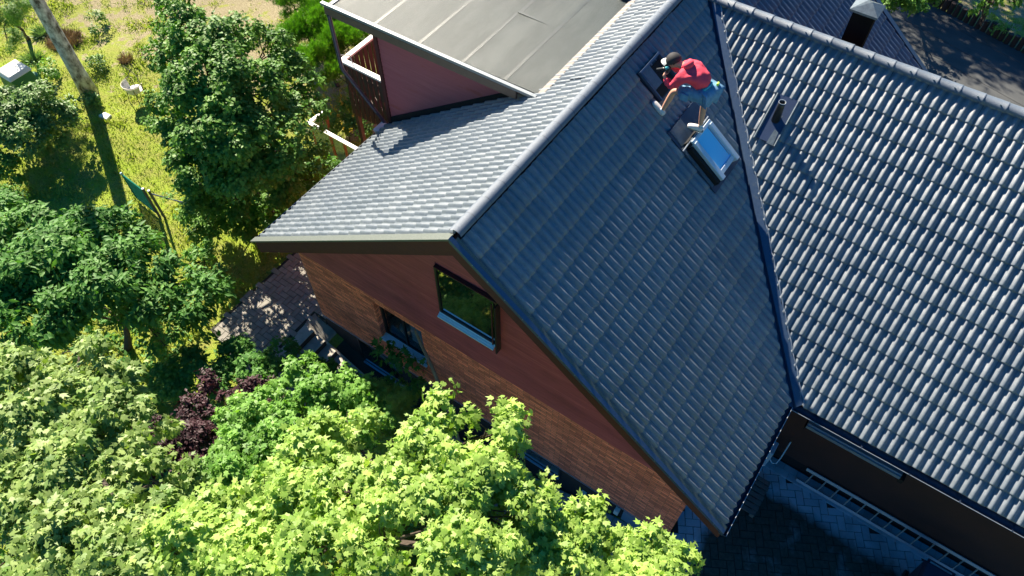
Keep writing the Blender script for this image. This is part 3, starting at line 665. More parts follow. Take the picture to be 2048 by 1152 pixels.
b = MB(); abox(b, 6.40, 6.9, 4.585, 4.60, .1151, .125); abox(b, 6.385, 6.92, 4.1401, 4.155, .1151, .13); b.tube([onA(6.33, 3.78, .13), onA(6.30, 4.74, .16)], .012, 6); b.build('glazing_bar', M['lip'], rw)
# second opening beside the worker: flashing frame, flat black plates painting the hole's shade, grey plate
b = MB(); abox(b, 5.16, 5.66, 4.20, 4.86, -.09, .0); hh = b.build('roof_opening', mat('navy_flashing_dark', (.014, .028, .055), .5), H)
b = MB(); abox(b, 5.20, 5.50, 4.26, 4.50, .0005, .03); b.build('grey_plate', M['lead'], hh)
b = MB(); abox(b, 5.24, 5.62, 4.52, 4.80, .0005, .012); abox(b, 5.50, 5.64, 4.24, 4.515, .0005, .012); b.build('hole_shade', M['black'], hh)
b = MB(); abox(b, 5.17, 5.20, 4.2, 4.86, .0005, .06); abox(b, 5.2001, 5.66, 4.20, 4.225, .0005, .055); abox(b, 5.2001, 5.60, 4.84, 4.86, .0005, .055); b.build('kerb_edge', M['bluemetal'], hh)
# pale metal cassette under the wing's eave
b = MB(); b.box((10.42, 2.56, 2.02), (12.18, 2.75, 2.10)); b.box((10.42, 2.60, 2.103), (12.18, 2.7, 2.14)); b.box((10.42, 2.75, 1.98), (12.18, 2.899, 2.06)); aw = b.build('awning_cassette', M['alu'], H)
b = MB(); b.box((10.40, 2.58, 1.9), (10.418, 2.899, 2.0)); b.box((12.2, 2.6, 1.85), (12.28, 2.899, 1.98)); b.each('bracket', M['black'], aw)

# ---------------------------------------------------------------- loose things
def arc(c, r, a0, a1, n, ax=(1, 0, 0), ay=(0, 1, 0)):
    c, ax, ay = Vector(c), Vector(ax), Vector(ay)
    return [c + ax * (r * math.cos(a0 + (a1 - a0) * i / n)) + ay * (r * math.sin(a0 + (a1 - a0) * i / n)) for i in range(n + 1)]
# aluminium ladder lying on its side against the wing wall
LP0, LP1 = Vector((10.93, 2.68, -.19)), Vector((10.98, 2.84, .14)); LD = Vector((1, 0, .0))
lad = empty('ladder', (13.2, 2.7, -.24), 'long aluminium ladder lying on its side along the dark wing wall', 'ladder')
for p in (LP0, LP1):
    b = MB(); b.beam(p, p + LD * 5.6, .03, .07, up=(LP1 - LP0)); b.build('rail', M['alu'], lad, bevel=.004)
for i in range(20):
    p = LP0 + LD * (.17 + i * .277); b = MB(); b.tube([p, p + (LP1 - LP0) + Vector((.0, 0, 0))], .016, 8); b.build('rung', M['rung'], lad)
# wheeled bin
bn = empty('wheeled_bin', (13.65, 1.72, -.25), 'navy wheeled bin with a bright blue mark on its lid beside the ladder', 'bin')
b = MB(); x0, x1, y0, y1 = 13.36, 13.95, 1.40, 2.06
b.hexa([(x0 + .07, y0 + .07, -.2), (x1 - .07, y0 + .07, -.2), (x1 - .07, y1 - .1, -.2), (x0 + .07, y1 - .1, -.2)], [(x0, y0, .75), (x1, y0, .75), (x1, y1, .75), (x0, y1, .75)])
b.build('body', M['bin'], bn, bevel=.02)
b = MB(); b.hexa([(x0 - .02, y0 - .03, .76), (x1 + .02, y0 - .03, .76), (x1 + .02, y1, .80), (x0 - .02, y1, .80)], [(x0 + .03, y0 + .03, .83), (x1 - .03, y0 + .03, .83), (x1 - .03, y1 - .06, .90), (x0 + .03, y1 - .06, .90)])
lid = b.build('lid', M['bin'], bn, bevel=.015)
b = MB(); b.hexa([(13.5, 1.55, .835), (13.8, 1.55, .835), (13.8, 1.75, .868), (13.5, 1.75, .868)], [(13.5, 1.55, .84), (13.8, 1.55, .84), (13.8, 1.75, .873), (13.5, 1.75, .873)]); b.build('sticker', M['binblue'], lid)
b = MB(); b.tube([(x0 + .05, y1 + .05, .8), (x1 - .05, y1 + .05, .8)], .016, 8); b.box((x0 + .05, y1, .77), (x0 + .09, y1 + .05, .81)); b.box((x1 - .09, y1, .77), (x1 - .05, y1 + .05, .81)); b.build('handle', M['bin'], bn)
for x in (x0 + .03, x1 - .08):
    b = MB(); b.tube([(x, y1 - .02, -.15), (x + .05, y1 - .02, -.15)], .1, 16); b.build('wheel', M['toolblack'], bn)
# pallet of grey boards by the house corner
pl = empty('wooden_pallet', (10.25, 1.85, -.25), 'weathered grey wooden pallet on the paving under the long eave', 'pallet')
for i in range(7):
    y = 1.42 + i * .125; b = MB(); b.t = random.random(); b.box((9.72, y, -.13), (10.52 + random.uniform(-.01, .01), y + .095, -.108)); b.build('board', M['pallet'], pl)
for x in (9.74, 10.08, 10.42):
    b = MB(); b.box((x, 1.42, -.25), (x + .09, 2.27, -.1301)); b.build('bearer', M['pallet'], pl)
# pale box on the wall corner with its bent tube
ub = empty('utility_box', (10.05, 2.62, -.25), 'pale blue metal box standing in the corner under the valley', 'box')
b = MB(); b.box((9.84, 2.42, .1), (10.24, 2.72, .72)); b.build('casing', M['boxblue'], ub, bevel=.01)
b = MB(); b.box((9.88, 2.46, -.25), (10.20, 2.68, .10)); b.build('plinth', M['concrete'], ub)
b = MB(); b.tube([(10.24, 2.5, .35), (10.32, 2.48, .28), (10.40, 2.52, .27), (10.42, 2.62, .4), (10.42, 2.86, .75)], .014, 8); b.build('hose', M['boxblue'], ub)
# concrete stairs down along the facade
st = empty('stone_stairs', (1.3, -1.0, -1.2), 'stained concrete steps descending from the terrace along the house wall', 'stairs')
for i in range(11):
    x = -.34 + i * .31; z = -.30 - i * .18; b = MB(); b.t = random.random()
    b.box((x, -1.95, z - .5), (x + .305, -.36, z)); b.build('step', M['concrete'], st, bevel=.008)
    b = MB(); b.box((x + .3055, -1.95, z - .19), (x + .309, -.36, z - .02)); b.build('riser_shade', M['foundation'], st)  # thin dark plate puts the shade of the step face into colour
b = MB(); b.hexa([(-.34, -.355, -1.2), (3.3, -.355, -3.2), (3.3, -.30, -3.2), (-.34, -.30, -1.2)], [(-.34, -.355, -.28), (3.3, -.355, -2.2), (3.3, -.30, -2.2), (-.34, -.30, -.28)]); b.build('stringer', M['concrete'], st)
b = MB(); b.hexa([(-.36, -.29, -1.4), (.25, -.29, -1.4), (.25, .02, -1.4), (-.36, .02, -1.4)], [(-.36, -.29, -.29), (.25, -.29, -.6), (.25, .02, -.6), (-.36, .02, -.29)]); b.build('edge_slab', M['paver'], st)
hr = empty('handrail', (2.9, -.5, -1.9), 'thin pale handrail along the dark steps below the brick wall', 'handrail')
b = MB(); b.tube([(2.21, -0.14, -0.90), (3.28, 0.06, -0.75)], .016, 6); b.build('rail', M['white'], hr)
b = MB(); b.tube([(2.24, -0.14, -0.90), (3.05, -.62, -2.3)], .014, 6); b.build('post', M['slat'], hr)
b = MB(); b.tube([(3.27, 0.06, -0.76), (4.2, -.75, -2.1)], .014, 6); b.build('post', M['slat'], hr)
# timber pole leaning on the brick wall
b = MB(); b.tube([(3.22, -.08, 2.40), (3.42, -.17, 2.15), (3.80, -.35, 1.95), (4.25, -.6, 1.6), (4.9, -.95, .2), (5.2, -1.1, -1.8)], [.02, .035, .038, .04, .045, .05], 8)
tag(b.build('leaning_pole', M['stem'], loc=(5.2, -1.1, -1.8)), 'bare weathered pole leaning against the brick wall beside the lower window', 'pole')

# garden chair: round tube frame with white mesh seat
gc = empty('garden_chair', (-10.1, 2.65, GZ), 'white and grey garden chair standing alone on the sunny lawn', 'chair')
cx, cy, s = -10.15, 2.72, GZ
b = MB(); b.tube(arc((cx, cy, s + .68), .30, R(-200), R(20), 24) , .013, 6); b.tube([(cx - .28, cy + .1, s + .68), (cx - .3, cy + .3, s + .85)], .012, 6); b.build('arm_rest', M['chairmetal'], gc)
b = MB(); vs = []; fs = []; n = 22
for i in range(n + 1):
    a = R(-185) + R(190) * i / n
    vs += [(cx + .295 * math.cos(a), cy + .295 * math.sin(a), s + .66), (cx + .22 * math.cos(a), cy + .22 * math.sin(a), s + .42)]
for i in range(n): fs.append((2 * i, 2 * i + 2, 2 * i + 3, 2 * i + 1))
b.add(vs, fs); o = b.build('backrest', M['chair'], gc); sm = o.modifiers.new('thickness', 'SOLIDIFY'); sm.thickness = .012
b = MB(); b.tube([(cx, cy, s + .41), (cx, cy, s + .425)], .23, 24); b.build('seat', M['chair'], gc)
for a in (35, 145, 215, 325):
    ca, sa = math.cos(R(a)), math.sin(R(a)); b = MB(); b.tube([(cx + .29 * ca, cy + .29 * sa, s + .66), (cx + .25 * ca, cy + .25 * sa, s + .4), (cx + .36 * ca, cy + .36 * sa, s)], .012, 6); b.build('leg', M['chairmetal'], gc)
b = MB(); b.tube([(cx - .55, cy + .25, s + .9), (cx - .1, cy + .28, s + .72), (cx + .5, cy - .0, s + .35)], .012, 6); b.build('side_rod', M['chairmetal'], gc)
# compost bin
cb = empty('compost_bin', (-14.6, 1.3, GZ), 'dark green compost bin with a white lid among the bushes', 'compost bin')
b = MB(); x, y = (-13.33, 1.01, 0.40)[:2]; 
b.hexa([(x - .42, y - .42, GZ), (x + .42, y - .42, GZ), (x + .42, y + .42, GZ), (x - .42, y + .42, GZ)], [(x - .33, y - .33, .38), (x + .33, y - .33, .38), (x + .33, y + .33, .38), (x - .33, y + .33, .38)]); b.build('body', M['compost'], cb, bevel=.03)
b = MB(); b.hexa([(x - .38, y - .38, .37), (x + .38, y - .38, .37), (x + .38, y + .38, .37), (x - .38, y + .38, .37)], [(x - .3, y - .3, .5), (x + .3, y - .3, .5), (x + .3, y + .3, .5), (x - .3, y + .3, .5)]); b.build('lid', M['white'], cb, bevel=.03)
b = MB(); x, y = (-13.31, 1.34, -0.10)[:2]; b.tube([(x, y, GZ), (x, y, .0), (x, y, .05)], [.24, .2, .1], 20); tag(b.build('bucket', M['compost'], loc=(x, y, GZ)), 'green plastic tub beside the compost bin', 'tub')
# mesh gate standing open and the start of a wire fence
g0 = Vector((-6.02, -.04, GZ)); gt = empty('mesh_gate', tuple(g0), 'green wire mesh gate standing open on the shaded lawn', 'gate')
gA, gB = g0, Vector((-6.98, .02, GZ)); gh = 1.0
def panel(p, q, z0, z1, parent, step=.05):
    b = MB(); n = int((q - p).length / step)
    for i in range(n + 1):
        c = p.lerp(q, i / n); b.beam(c + Vector((0, 0, z0)), c + Vector((0, 0, z1)), .010, .010, up=(1, 0, 0))
    m_ = int((z1 - z0) / step)
    for i in range(m_ + 1): z = z0 + (z1 - z0) * i / m_; b.beam(p + Vector((0, 0, z)), q + Vector((0, 0, z)), .010, .010)
    return b.build('wire_mesh', M['green'], parent)
gf = MB(); z0, z1 = .12, gh
for p, q in ((gA + Vector((-.08, 0, z0)), gA + Vector((-.08, 0, z1))), (gB + Vector((0, 0, z0)), gB + Vector((0, 0, z1))), (gA + Vector((-.08, 0, z0)), gB + Vector((0, 0, z0))), (gA + Vector((-.08, 0, z1)), gB + Vector((0, 0, z1)))): gf.tube([p, q], .022, 8)
gfo = gf.build('gate_frame', M['green'], gt); panel(gA + Vector((-.08, 0, 0)), gB, z0, z1, gt, .045)
b = MB(); b.tube([g0, g0 + Vector((0, 0, 1.12))], .035, 10); b.build('post', M['gutter'], gt)
b = MB(); b.tube([gB + Vector((0, 0, 1.0)), gB + Vector((-.02, 0, 1.06))], .03, 8); b.build('latch', M['boxblue'], gt)
wf = empty('wire_fence', (-5.8, .05, GZ), 'low dark green wire fence running from the gate into the bushes', 'fence')
b = MB(); b.tube([g0 + Vector((.16, .05, 0)), g0 + Vector((.16, .05, 1.1))], .035, 10); b.build('post', M['gutter'], wf)
b = MB(); b.tube([g0 + Vector((.16, .05, .98)), g0 + Vector((2.6, .75, .98))], .018, 8); b.build('top_rail', M['gutter'], wf)
# red tubular handle poking out by the eave
b = MB(); p0 = Vector((-3.15, 1.33, 0.20)); p1 = Vector((-3.21, 1.50, 0.35)); p2 = Vector((-2.45, 1.89, 0.35))
b.tube([p0, p0.lerp(p1, .6)], .045, 10); b.tube([p0.lerp(p1, .5), p1, p1.lerp(p2, .3), p2, Vector((p2.x, p2.y, GZ))], .016, 8)
tag(b.build('tool_handle', M['red'], loc=(p2.x, p2.y, GZ)), 'red metal tool with a padded grip leaning near the eave', 'garden tool')
# lower balustrade with glass panels
bl = empty('glass_balustrade', (-3.4, 4.3, -.3), 'white-capped glass balustrade with orange wooden posts beyond the eave', 'balustrade')
A_, B_, C_ = Vector((-4.25, 4.22, .66)), Vector((-.3, 4.18, .66)), Vector((-4.2, 4.80, .66))
b = MB(); b.beam(A_ - Vector((.06, 0, 0)), B_, .11, .04); b.build('top_rail', M['white'], bl); b = MB(); b.beam(A_ + Vector((0, .06, 0)), C_, .11, .04); b.build('top_rail', M['white'], bl)
for p in (A_ + Vector((.05, 0, 0)), Vector((-3.45, 4.21, .66)), Vector((-2.95, 4.21, .66)), Vector((-2.3, 4.2, .66)), C_):
    b = MB(); b.box((p.x - .035, p.y - .035, -.38), (p.x + .035, p.y + .035, .64)); b.build('post', M['orangewood'], bl)
for x0, x1 in ((-4.15, -3.5), (-3.4, -3.0), (-2.9, -2.35)):
    b = MB(); b.box((x0, 4.2, -.25), (x1, 4.21, .58)); b.build('glass_panel', M['clearglass'], bl)
b = MB(); b.box((-4.24, 4.3, -.25), (-4.23, 4.72, .58)); b.build('glass_panel', M['clearglass'], bl)
# palisade along the drive
pf = empty('palisade_edging', (11, 20.6, GZ), 'row of short dark timber posts along the asphalt drive', 'fence')
for i in range(70):
    x = 5.5 + i * .2; y = yfar(x) + .04; b = MB(); b.t = random.random(); h = .12 + .10 * random.random()
    q = Vector((x, y, GZ)); b.tube([q, q + Vector((0, 0, h + .25))], .085, 8); b.build('post', M['slat'], pf)

# ---------------------------------------------------------------- the roofer
def skin(name, nd, ed, m, parent=None, root=0, loc=None, sub=2):
    w = WL[parent.name] if parent is not None else Vector(loc)
    me = bpy.data.meshes.new(name); me.from_pydata([tuple(Vector(p) - w) for p, r in nd], ed, []); me.materials.append(m)
    o = bpy.data.objects.new(name, me); 
    if parent is None: o.location = w
    link(o, parent, tuple(w))
    sk = o.modifiers.new('skin', 'SKIN'); sk.use_smooth_shade = True; sk.branch_smoothing = .5
    for i, (p, r) in enumerate(nd):
        sv_ = me.skin_vertices[0].data[i]; sv_.radius = r if isinstance(r, tuple) else (r, r); sv_.use_root = (i == root)
    ss = o.modifiers.new('subdivision', 'SUBSURF'); ss.levels = sub; ss.render_levels = sub
    return o
def chain(nd, ed, start, pts):
    k = start
    for p in pts: nd.append(p); ed.append((k, len(nd) - 1)); k = len(nd) - 1
    return k
PEL = Vector((6.37, 4.27, 6.87))
HL, HRr = PEL + Vector((-.03, -.10, -.03)), PEL + Vector((.03, .09, -.04))
KL, AL = Vector((5.90, 4.11, 6.76)), Vector((5.80, 4.03, 6.335))
KR, AR = Vector((6.38, 4.36, 6.46)), Vector((6.43, 4.31, 6.10))
SP1, SP2, NK, HD = Vector((6.26, 4.26, 7.05)), Vector((6.08, 4.22, 7.17)), Vector((5.90, 4.22, 7.20)), Vector((5.74, 4.23, 7.18))
ShL, ShR = Vector((6.0, 4.02, 7.12)), Vector((5.98, 4.42, 7.12))
ElL, WrL = Vector((5.85, 4.04, 6.87)), Vector((5.70, 4.03, 7.03))
ElR, WrR = Vector((5.80, 4.44, 6.93)), Vector((5.68, 4.28, 7.05))
nd = [(PEL, .125)]; ed = []
a = chain(nd, ed, 0, [(SP1, .125), (SP2, .13)]); nk = chain(nd, ed, a, [(NK, .06), (HD + Vector((.05, 0, .01)), .075), (HD, .098), (HD + Vector((-.06, 0, -.03)), .075)])
TOOL = Vector((5.68, 4.15, 7.07))
for Sh, El, Wr, s in ((ShL, ElL, WrL, -1), (ShR, ElR, WrR, 1)):
    k = chain(nd, ed, a, [(Sh, .058), (El, .042), (Wr, .028)])
    pal = Wr + (TOOL - Wr).normalized() * .055; k = chain(nd, ed, k, [(pal, (.022, .036))])
    fd = (TOOL - Wr).normalized(); sd = Vector((0, 0, 1)).cross(fd).normalized(); up_ = fd.cross(sd)
    for j, ln_ in enumerate((.055, .066, .062, .048)):
        o_ = up_ * ((j - 1.5) * .020); chain(nd, ed, k, [(pal + o_ + fd * .022, .010), (pal + o_ + fd * (.022 + ln_ * .5) + sd * .008 * s, .009), (pal + o_ + fd * (.02 + ln_ * .8) - sd * .018 * s * -1, .0075)])
    chain(nd, ed, k, [(pal - fd * .02 + sd * s * .034, .011), (pal + fd * .015 + sd * s * .05, .009)])
for Hp, Kn, An, ft in ((HL, KL, AL, Vector((-.165, .03, .115))), (HRr, KR, AR, Vector((-.17, -.05, .02)))):
    k = chain(nd, ed, 0, [(Hp, .095), (Hp.lerp(Kn, .5), .082), (Kn, .06), (Kn.lerp(An, .4), .056), (An, .037)])
    chain(nd, ed, k, [(An + ft * .3 + Vector((0, 0, -.03)), .036), (An + ft + Vector((0, 0, -.04)), .030)])
person = skin('person', nd, ed, M['skin'], loc=(6.1, 4.25, 6.0))
tag(person, 'roofer in a red hooded top and denim shorts bending over beside the roof window', 'person')
# hooded top
nd = [(PEL + Vector((-.04, -.01, .06)), (.20, .17))]; ed = []
a = chain(nd, ed, 0, [(SP1 + Vector((.0, 0, .025)), (.215, .185)), (SP2 + Vector((.03, 0, .03)), (.215, .165)), (NK + Vector((.05, 0, .01)), .10)])
for Sh, El, Wr in ((ShL, ElL, WrL), (ShR, ElR, WrR)):
    chain(nd, ed, 2, [(Sh, .105), (Sh.lerp(El, .5), .09), (El, .076), (El.lerp(Wr, .6), .06), (El.lerp(Wr, .85), .044)])
def folds(o, sc_, st_):
    t = bpy.data.textures.new('cloth_folds', 'CLOUDS'); t.noise_scale = sc_; t.noise_depth = 2
    d = o.modifiers.new('folds', 'DISPLACE'); d.texture = t; d.strength = st_; d.mid_level = .5; return o
folds(skin('hooded_top', nd, ed, M['hoodie'], person, sub=3), .10, .055)
hdk = [(NK + Vector((.05, -.10, .045)), .05), (NK + Vector((.12, -.05, .075)), .07), (NK + Vector((.13, .04, .075)), .07), (NK + Vector((.05, .10, .045)), .05)]
skin('hood', hdk, [(0, 1), (1, 2), (2, 3)], M['hoodie'], person)
nd = [(PEL + Vector((.005, 0, .045)), (.18, .15))]; ed = []
chain(nd, ed, 0, [(PEL + Vector((-.05, 0, .10)), (.17, .14))]); skin('shirt_hem', nd, ed, M['teal'], person)
# shorts
nd = [(PEL + Vector((.01, 0, .0)), (.185, .16))]; ed = []
for Hp, Kn in ((HL, KL), (HRr, KR)): chain(nd, ed, 0, [(Hp, .13), (Hp.lerp(Kn, .5), .12), (Hp.lerp(Kn, .86), .108)])
shorts = folds(skin('shorts', nd, ed, M['denim'], person, sub=3), .07, .045)
b = MB(); q = HL.lerp(KL, .55) + Vector((.02, -.11, 0)); b.box((q.x - .07, q.y - .02, q.z - .08), (q.x + .07, q.y + .03, q.z + .06)); b.build('side_pocket', M['denim'], shorts, bevel=.015)
# socks and shoes
for An, ft in ((AL, Vector((-.165, .03, .115))), (AR, Vector((-.17, -.05, .02)))):
    skin('sock', [(An + Vector((0, 0, .06)), .041), (An + Vector((0, 0, -.005)), .043)], [(0, 1)], M['sock'], person)
    nd = [(An + Vector((.035, 0, -.045)) - ft * .15, (.048, .055)), (An + ft * .35 + Vector((0, 0, -.038)), (.058, .058)), (An + ft * .85 + Vector((0, 0, -.05)), (.060, .046)), (An + ft * 1.25 + Vector((0, 0, -.055)), (.048, .034))]
    sh = skin('shoe', nd, [(0, 1), (1, 2), (2, 3)], M['shoe'], person)
    u = ft.normalized(); sd = u.cross(Vector((0, 0, 1))).normalized(); up_ = sd.cross(u); b = MB(); pts = []
    for (l, w_) in ((-.075, .03), (-.06, .042), (.0, .045), (.08, .055), (.15, .052), (.20, .025)): pts.append((l, w_))
    ring = [An + u * l + sd * w_ + up_ * -.085 for l, w_ in pts] + [An + u * l - sd * w_ + up_ * -.085 for l, w_ in pts[::-1]]
    b.hexa([tuple(p) for p in ring], [tuple(p + up_ * .022) for p in ring]); b.build('sole', M['sole'], sh)
# cap with its peak
bm = bmesh.new(); bmesh.ops.create_uvsphere(bm, u_segments=20, v_segments=12, radius=.128)
for v in bm.verts:
    if v.co.z < -.01: v.co.z = -.01
me = bpy.data.meshes.new('cap'); bm.to_mesh(me); bm.free(); me.materials.append(M['cap']); me.polygons.foreach_set('use_smooth', [True] * len(me.polygons))
cp = bpy.data.objects.new('cap', me); cp.location = HD + Vector((.0, 0, .035)) - WL[person.name]; cp.rotation_euler = (0, R(-28), 0); link(cp, person, tuple(HD + Vector((0, 0, .035))))
b = MB(); vs = []
for i in range(9):
    a_ = R(115 + 130 * i / 8); vs.append(HD + Vector((-.02 + .105 * math.cos(a_), .105 * math.sin(a_), .01)))
for i in range(9):
    a_ = R(115 + 130 * i / 8); vs.append(HD + Vector((-.02 + .18 * math.cos(a_), .12 * math.sin(a_), -.045)))
b.add(vs, [(i, i + 1, i + 10, i + 9) for i in range(8)]); o = b.build('cap_peak', M['shoe'], person); sm = o.modifiers.new('thickness', 'SOLIDIFY'); sm.thickness = .006
# ears, nose, short hair
for s in (-1, 1): skin('ear', [(HD + Vector((.02, .1 * s, -.01)), .018), (HD + Vector((.02, .105 * s, .015)), .014)], [(0, 1)], M['skin'], person, sub=1)
skin('nose', [(HD + Vector((-.13, 0, -.06)), .014), (HD + Vector((-.115, 0, -.03)), .009)], [(0, 1)], M['skin'], person, sub=1)
b = MB(); b.tube([HD + Vector((-.11, -.035, -.02)), HD + Vector((-.118, -.035, -.022))], .009, 8); b.tube([HD + Vector((-.11, .035, -.02)), HD + Vector((-.118, .035, -.022))], .009, 8); b.each('eye', M['black'], person)
b = MB(); b.tube([HD + Vector((-.117, -.03, -.085)), HD + Vector((-.117, .03, -.085))], .006, 6); b.build('mouth', M['hoodie'], person)
skin('hair', [(HD + Vector((.06, 0, .0)), .085), (HD + Vector((.02, 0, .02)), .10)], [(0, 1)], M['cap'], person)
b = MB(); q = PEL + Vector((.10, .12, .07)); b.box((q.x, q.y, q.z - .06), (q.x + .035, q.y + .06, q.z + .05)); 
tag(b.build('tape_measure', M['hivis'], loc=tuple(q), bevel=.01), 'yellow-green tape measure clipped at the back of the denim shorts', 'tape measure')
tl = empty('hand_tool', tuple(TOOL - Vector((0, 0, .06))), 'black and turquoise hand tool held in front of the face of the roofer', 'power tool')
b = MB(); b.box((TOOL.x - .05, TOOL.y - .07, TOOL.z - .06), (TOOL.x + .06, TOOL.y + .05, TOOL.z + .05)); b.build('body', M['toolblack'], tl, bevel=.02)
b = MB(); b.tube([TOOL + Vector((.0, -.06, .05)), TOOL + Vector((.04, -.02, .07))], .024, 12); b.build('dial', M['toolteal'], tl)
b = MB(); b.tube([TOOL + Vector((-.05, .0, -.02)), TOOL + Vector((-.16, .02, -.10))], .026, 12); b.build('nozzle', M['toolblack'], tl)

# ---------------------------------------------------------------- foliage
def leaf_maple():
    tips = [(-98, .42), (-52, .78), (0, 1.0), (52, .78), (98, .42)]; o = [(0, 0)]
    notch = [(-74, .36), (-26, .46), (26, .46), (74, .36)]
    pts = [(math.sin(R(tips[0][0])) * tips[0][1], .12 + .55 * math.cos(R(tips[0][0])) * tips[0][1])]
    pts = []
    for i in range(5):
        a, l = tips[i]; pts.append((.62 * math.sin(R(a)) * l, .22 + .78 * math.cos(R(a)) * l))
        if i < 4: a, l = notch[i]; pts.append((.62 * math.sin(R(a)) * l, .22 + .78 * math.cos(R(a)) * l))
    V = [(0, .28, 0)] + [(x, y, -.10 * abs(x) - .12 * (y - .3) ** 2 + (.04 if i % 2 else -.02)) for i, (x, y) in enumerate(pts)] + [(0, 0, .02)]
    n = len(pts); F = [(0, i + 1, i) for i in range(1, n)] + [(0, 1, n + 1), (0, n + 1, n)]
    return np.array(V), np.array(F)
def leaf_oval(w=.28, fold=.10):
    V = [(0, 0, 0), (-w, .42, fold), (0, 1, -.08), (w, .42, fold), (0, .5, 0)]
    return np.array(V), np.array([(0, 4, 1), (1, 4, 2), (2, 4, 3), (3, 4, 0)])
def leaf_spray():
    V = []; F = []
    for a in (-55, -28, 0, 28, 55):
        c, s_ = math.cos(R(a)), math.sin(R(a)); k = len(V); l = 1 - abs(a) / 110
        V += [(s_ * .1 - c * .05, c * .1, 0), (s_ * .1 + c * .05, c * .1, .02), (s_ * l, c * l, -.02)]; F.append((k, k + 1, k + 2))
    return np.array(V), np.array(F)
def blade():
    return np.array([(-.06, 0, 0), (.06, 0, 0), (0, 1, .0)]), np.array([(0, 1, 2)])
def frames(nrm, dirv):
    z = nrm / np.linalg.norm(nrm, axis=1, keepdims=True); y = dirv - (dirv * z).sum(1, keepdims=True) * z
    y /= np.linalg.norm(y, axis=1, keepdims=True) + 1e-9; x = np.cross(y, z); return x, y, z
def scatter(name, tmpl, P, nrm, dirv, size, tv, m, parent=None, loc=None):
    T, TF = tmpl; x, y, z = frames(nrm, dirv); n = len(P); k = len(T)
    V = P[:, None, :] + size[:, None, None] * (T[None, :, 0:1] * x[:, None, :] + T[None, :, 1:2] * y[:, None, :] + T[None, :, 2:3] * z[:, None, :])
    F = (TF[None] + (np.arange(n) * k)[:, None, None]).reshape(-1, TF.shape[1])
    return npmesh(name, V.reshape(-1, 3), F, np.repeat(tv, k), m, parent, loc)
def crown(blobs, n, lsize, per=7, up=.45, droop=.25, shell=(.62, 1.05), spread=.2, rough=.13, jit=.5, nd=11, rs=(.26, .46)):
    """each blob carries small domes of leaves with darker creases between them; a few sprays stick out"""
    B = np.array([(b_ + (b_[3], b_[3]) if len(b_) == 4 else b_) for b_ in blobs], float)
    wgt = B[:, 3] * B[:, 4] + B[:, 3] * B[:, 5]; wgt /= wgt.sum()
    m_ = nd * len(B); bi = RNG.choice(len(B), m_, p=wgt)
    d0 = RNG.normal(size=(m_, 3)); d0[:, 2] = np.abs(d0[:, 2]) * np.where(RNG.random(m_) < .85, 1, -.4) + .15; d0 /= np.linalg.norm(d0, axis=1, keepdims=True)
    C0 = B[bi, :3] + d0 * B[bi, 3:] * RNG.uniform(shell[0], shell[1] * (1 + rough), m_)[:, None]
    R0 = B[bi, 3] * RNG.uniform(rs[0], rs[1], m_)
    w2 = R0 ** 2; w2 /= w2.sum(); ns = int(n / per); k = RNG.choice(m_, ns, p=w2)
    d = RNG.normal(size=(ns, 3)) + d0[k] * .9 + np.array([0, 0, .5]); d /= np.linalg.norm(d, axis=1, keepdims=True)
    out = np.where(RNG.random(ns) < .06, 1.35, 1.0)
    c = C0[k] + d * (R0[k] * RNG.uniform(.8, 1.06, ns) * out)[:, None] * np.array([1, 1, .85])
    P = np.repeat(c, per, 0) + RNG.normal(size=(ns * per, 3)) * lsize * spread * 2.2
    D = np.repeat(d, per, 0); n_ = D * (1 - up) + np.array([0, 0, up]) + RNG.normal(size=P.shape) * jit * .5
    dr = D * .8 + RNG.normal(size=P.shape) * .7; dr[:, 2] -= droop
    tone = np.clip(RNG.normal(.45, .25, m_), 0, 1)
    tv = np.clip(np.repeat(tone[k] * .6 + RNG.normal(.2, .12, ns), per) + RNG.normal(0, .16, len(P)), 0, 1)
    return P, n_, dr, lsize * RNG.uniform(.5, 1.3, len(P)), tv, B
def limbs(base, top, blobs, r0, m, parent, n_sub=3, wob=.12):
    b = MB(); base, top = Vector(base), Vector(top); pts = []
    for i in range(7):
        t = i / 6; p = base.lerp(top, t); p += Vector((random.uniform(-wob, wob), random.uniform(-wob, wob), 0)) * (1 if 0 < i < 6 else 0) * (base - top).length * .15; pts.append(p)
    b.tube(pts, [r0 * (1.25 if i == 0 else 1 - i * .11) for i in range(7)], 9); b.build('trunk', m, parent)
    b = MB()
    for (x, y, z, *r_) in blobs:
        st_ = pts[random.randint(2, 6)]; en = Vector((x, y, z)); mid = st_.lerp(en, .5) + Vector((random.uniform(-.1, .1), random.uniform(-.1, .1), random.uniform(0, .2))) * (en - st_).length
        b.tube([st_, mid, en], [r0 * .45, r0 * .3, r0 * .14], 6)
        for _ in range(n_sub):
            d = Vector((random.gauss(0, 1), random.gauss(0, 1), random.gauss(.4, .8))).normalized(); rr = r_[0]
            b.tube([mid.lerp(en, random.uniform(.3, 1)), en + d * rr * .5, en + d * rr * .9], [r0 * .16, r0 * .1, r0 * .04], 5)
    b.build('branches', m, parent)
def tree(name, label, cat, base, blobs, n, lsize, tm, m, r0=.07, bark='bark', top=None, group=None, **kw):
    group = group or {'maple_tree': 'maple trees in front of the house', 'garden_plant': 'small plants on the lawn', 'laurel_bush': 'glossy green bushes'}.get(name)
    e = empty(name, base, label, cat, group)
    P, n_, dr, sz, tv, B = crown(blobs, n, lsize, **kw)
    top = top or (B[:, 0].mean(), B[:, 1].mean(), B[:, 2].max() - .2)
    limbs(base, top, blobs, r0, M[bark], e)
    scatter('foliage', tm, P, n_, dr, sz, tv, M[m], e)
    return e
MAP, OV, SPR, BL = leaf_maple(), leaf_oval(), leaf_spray(), blade()
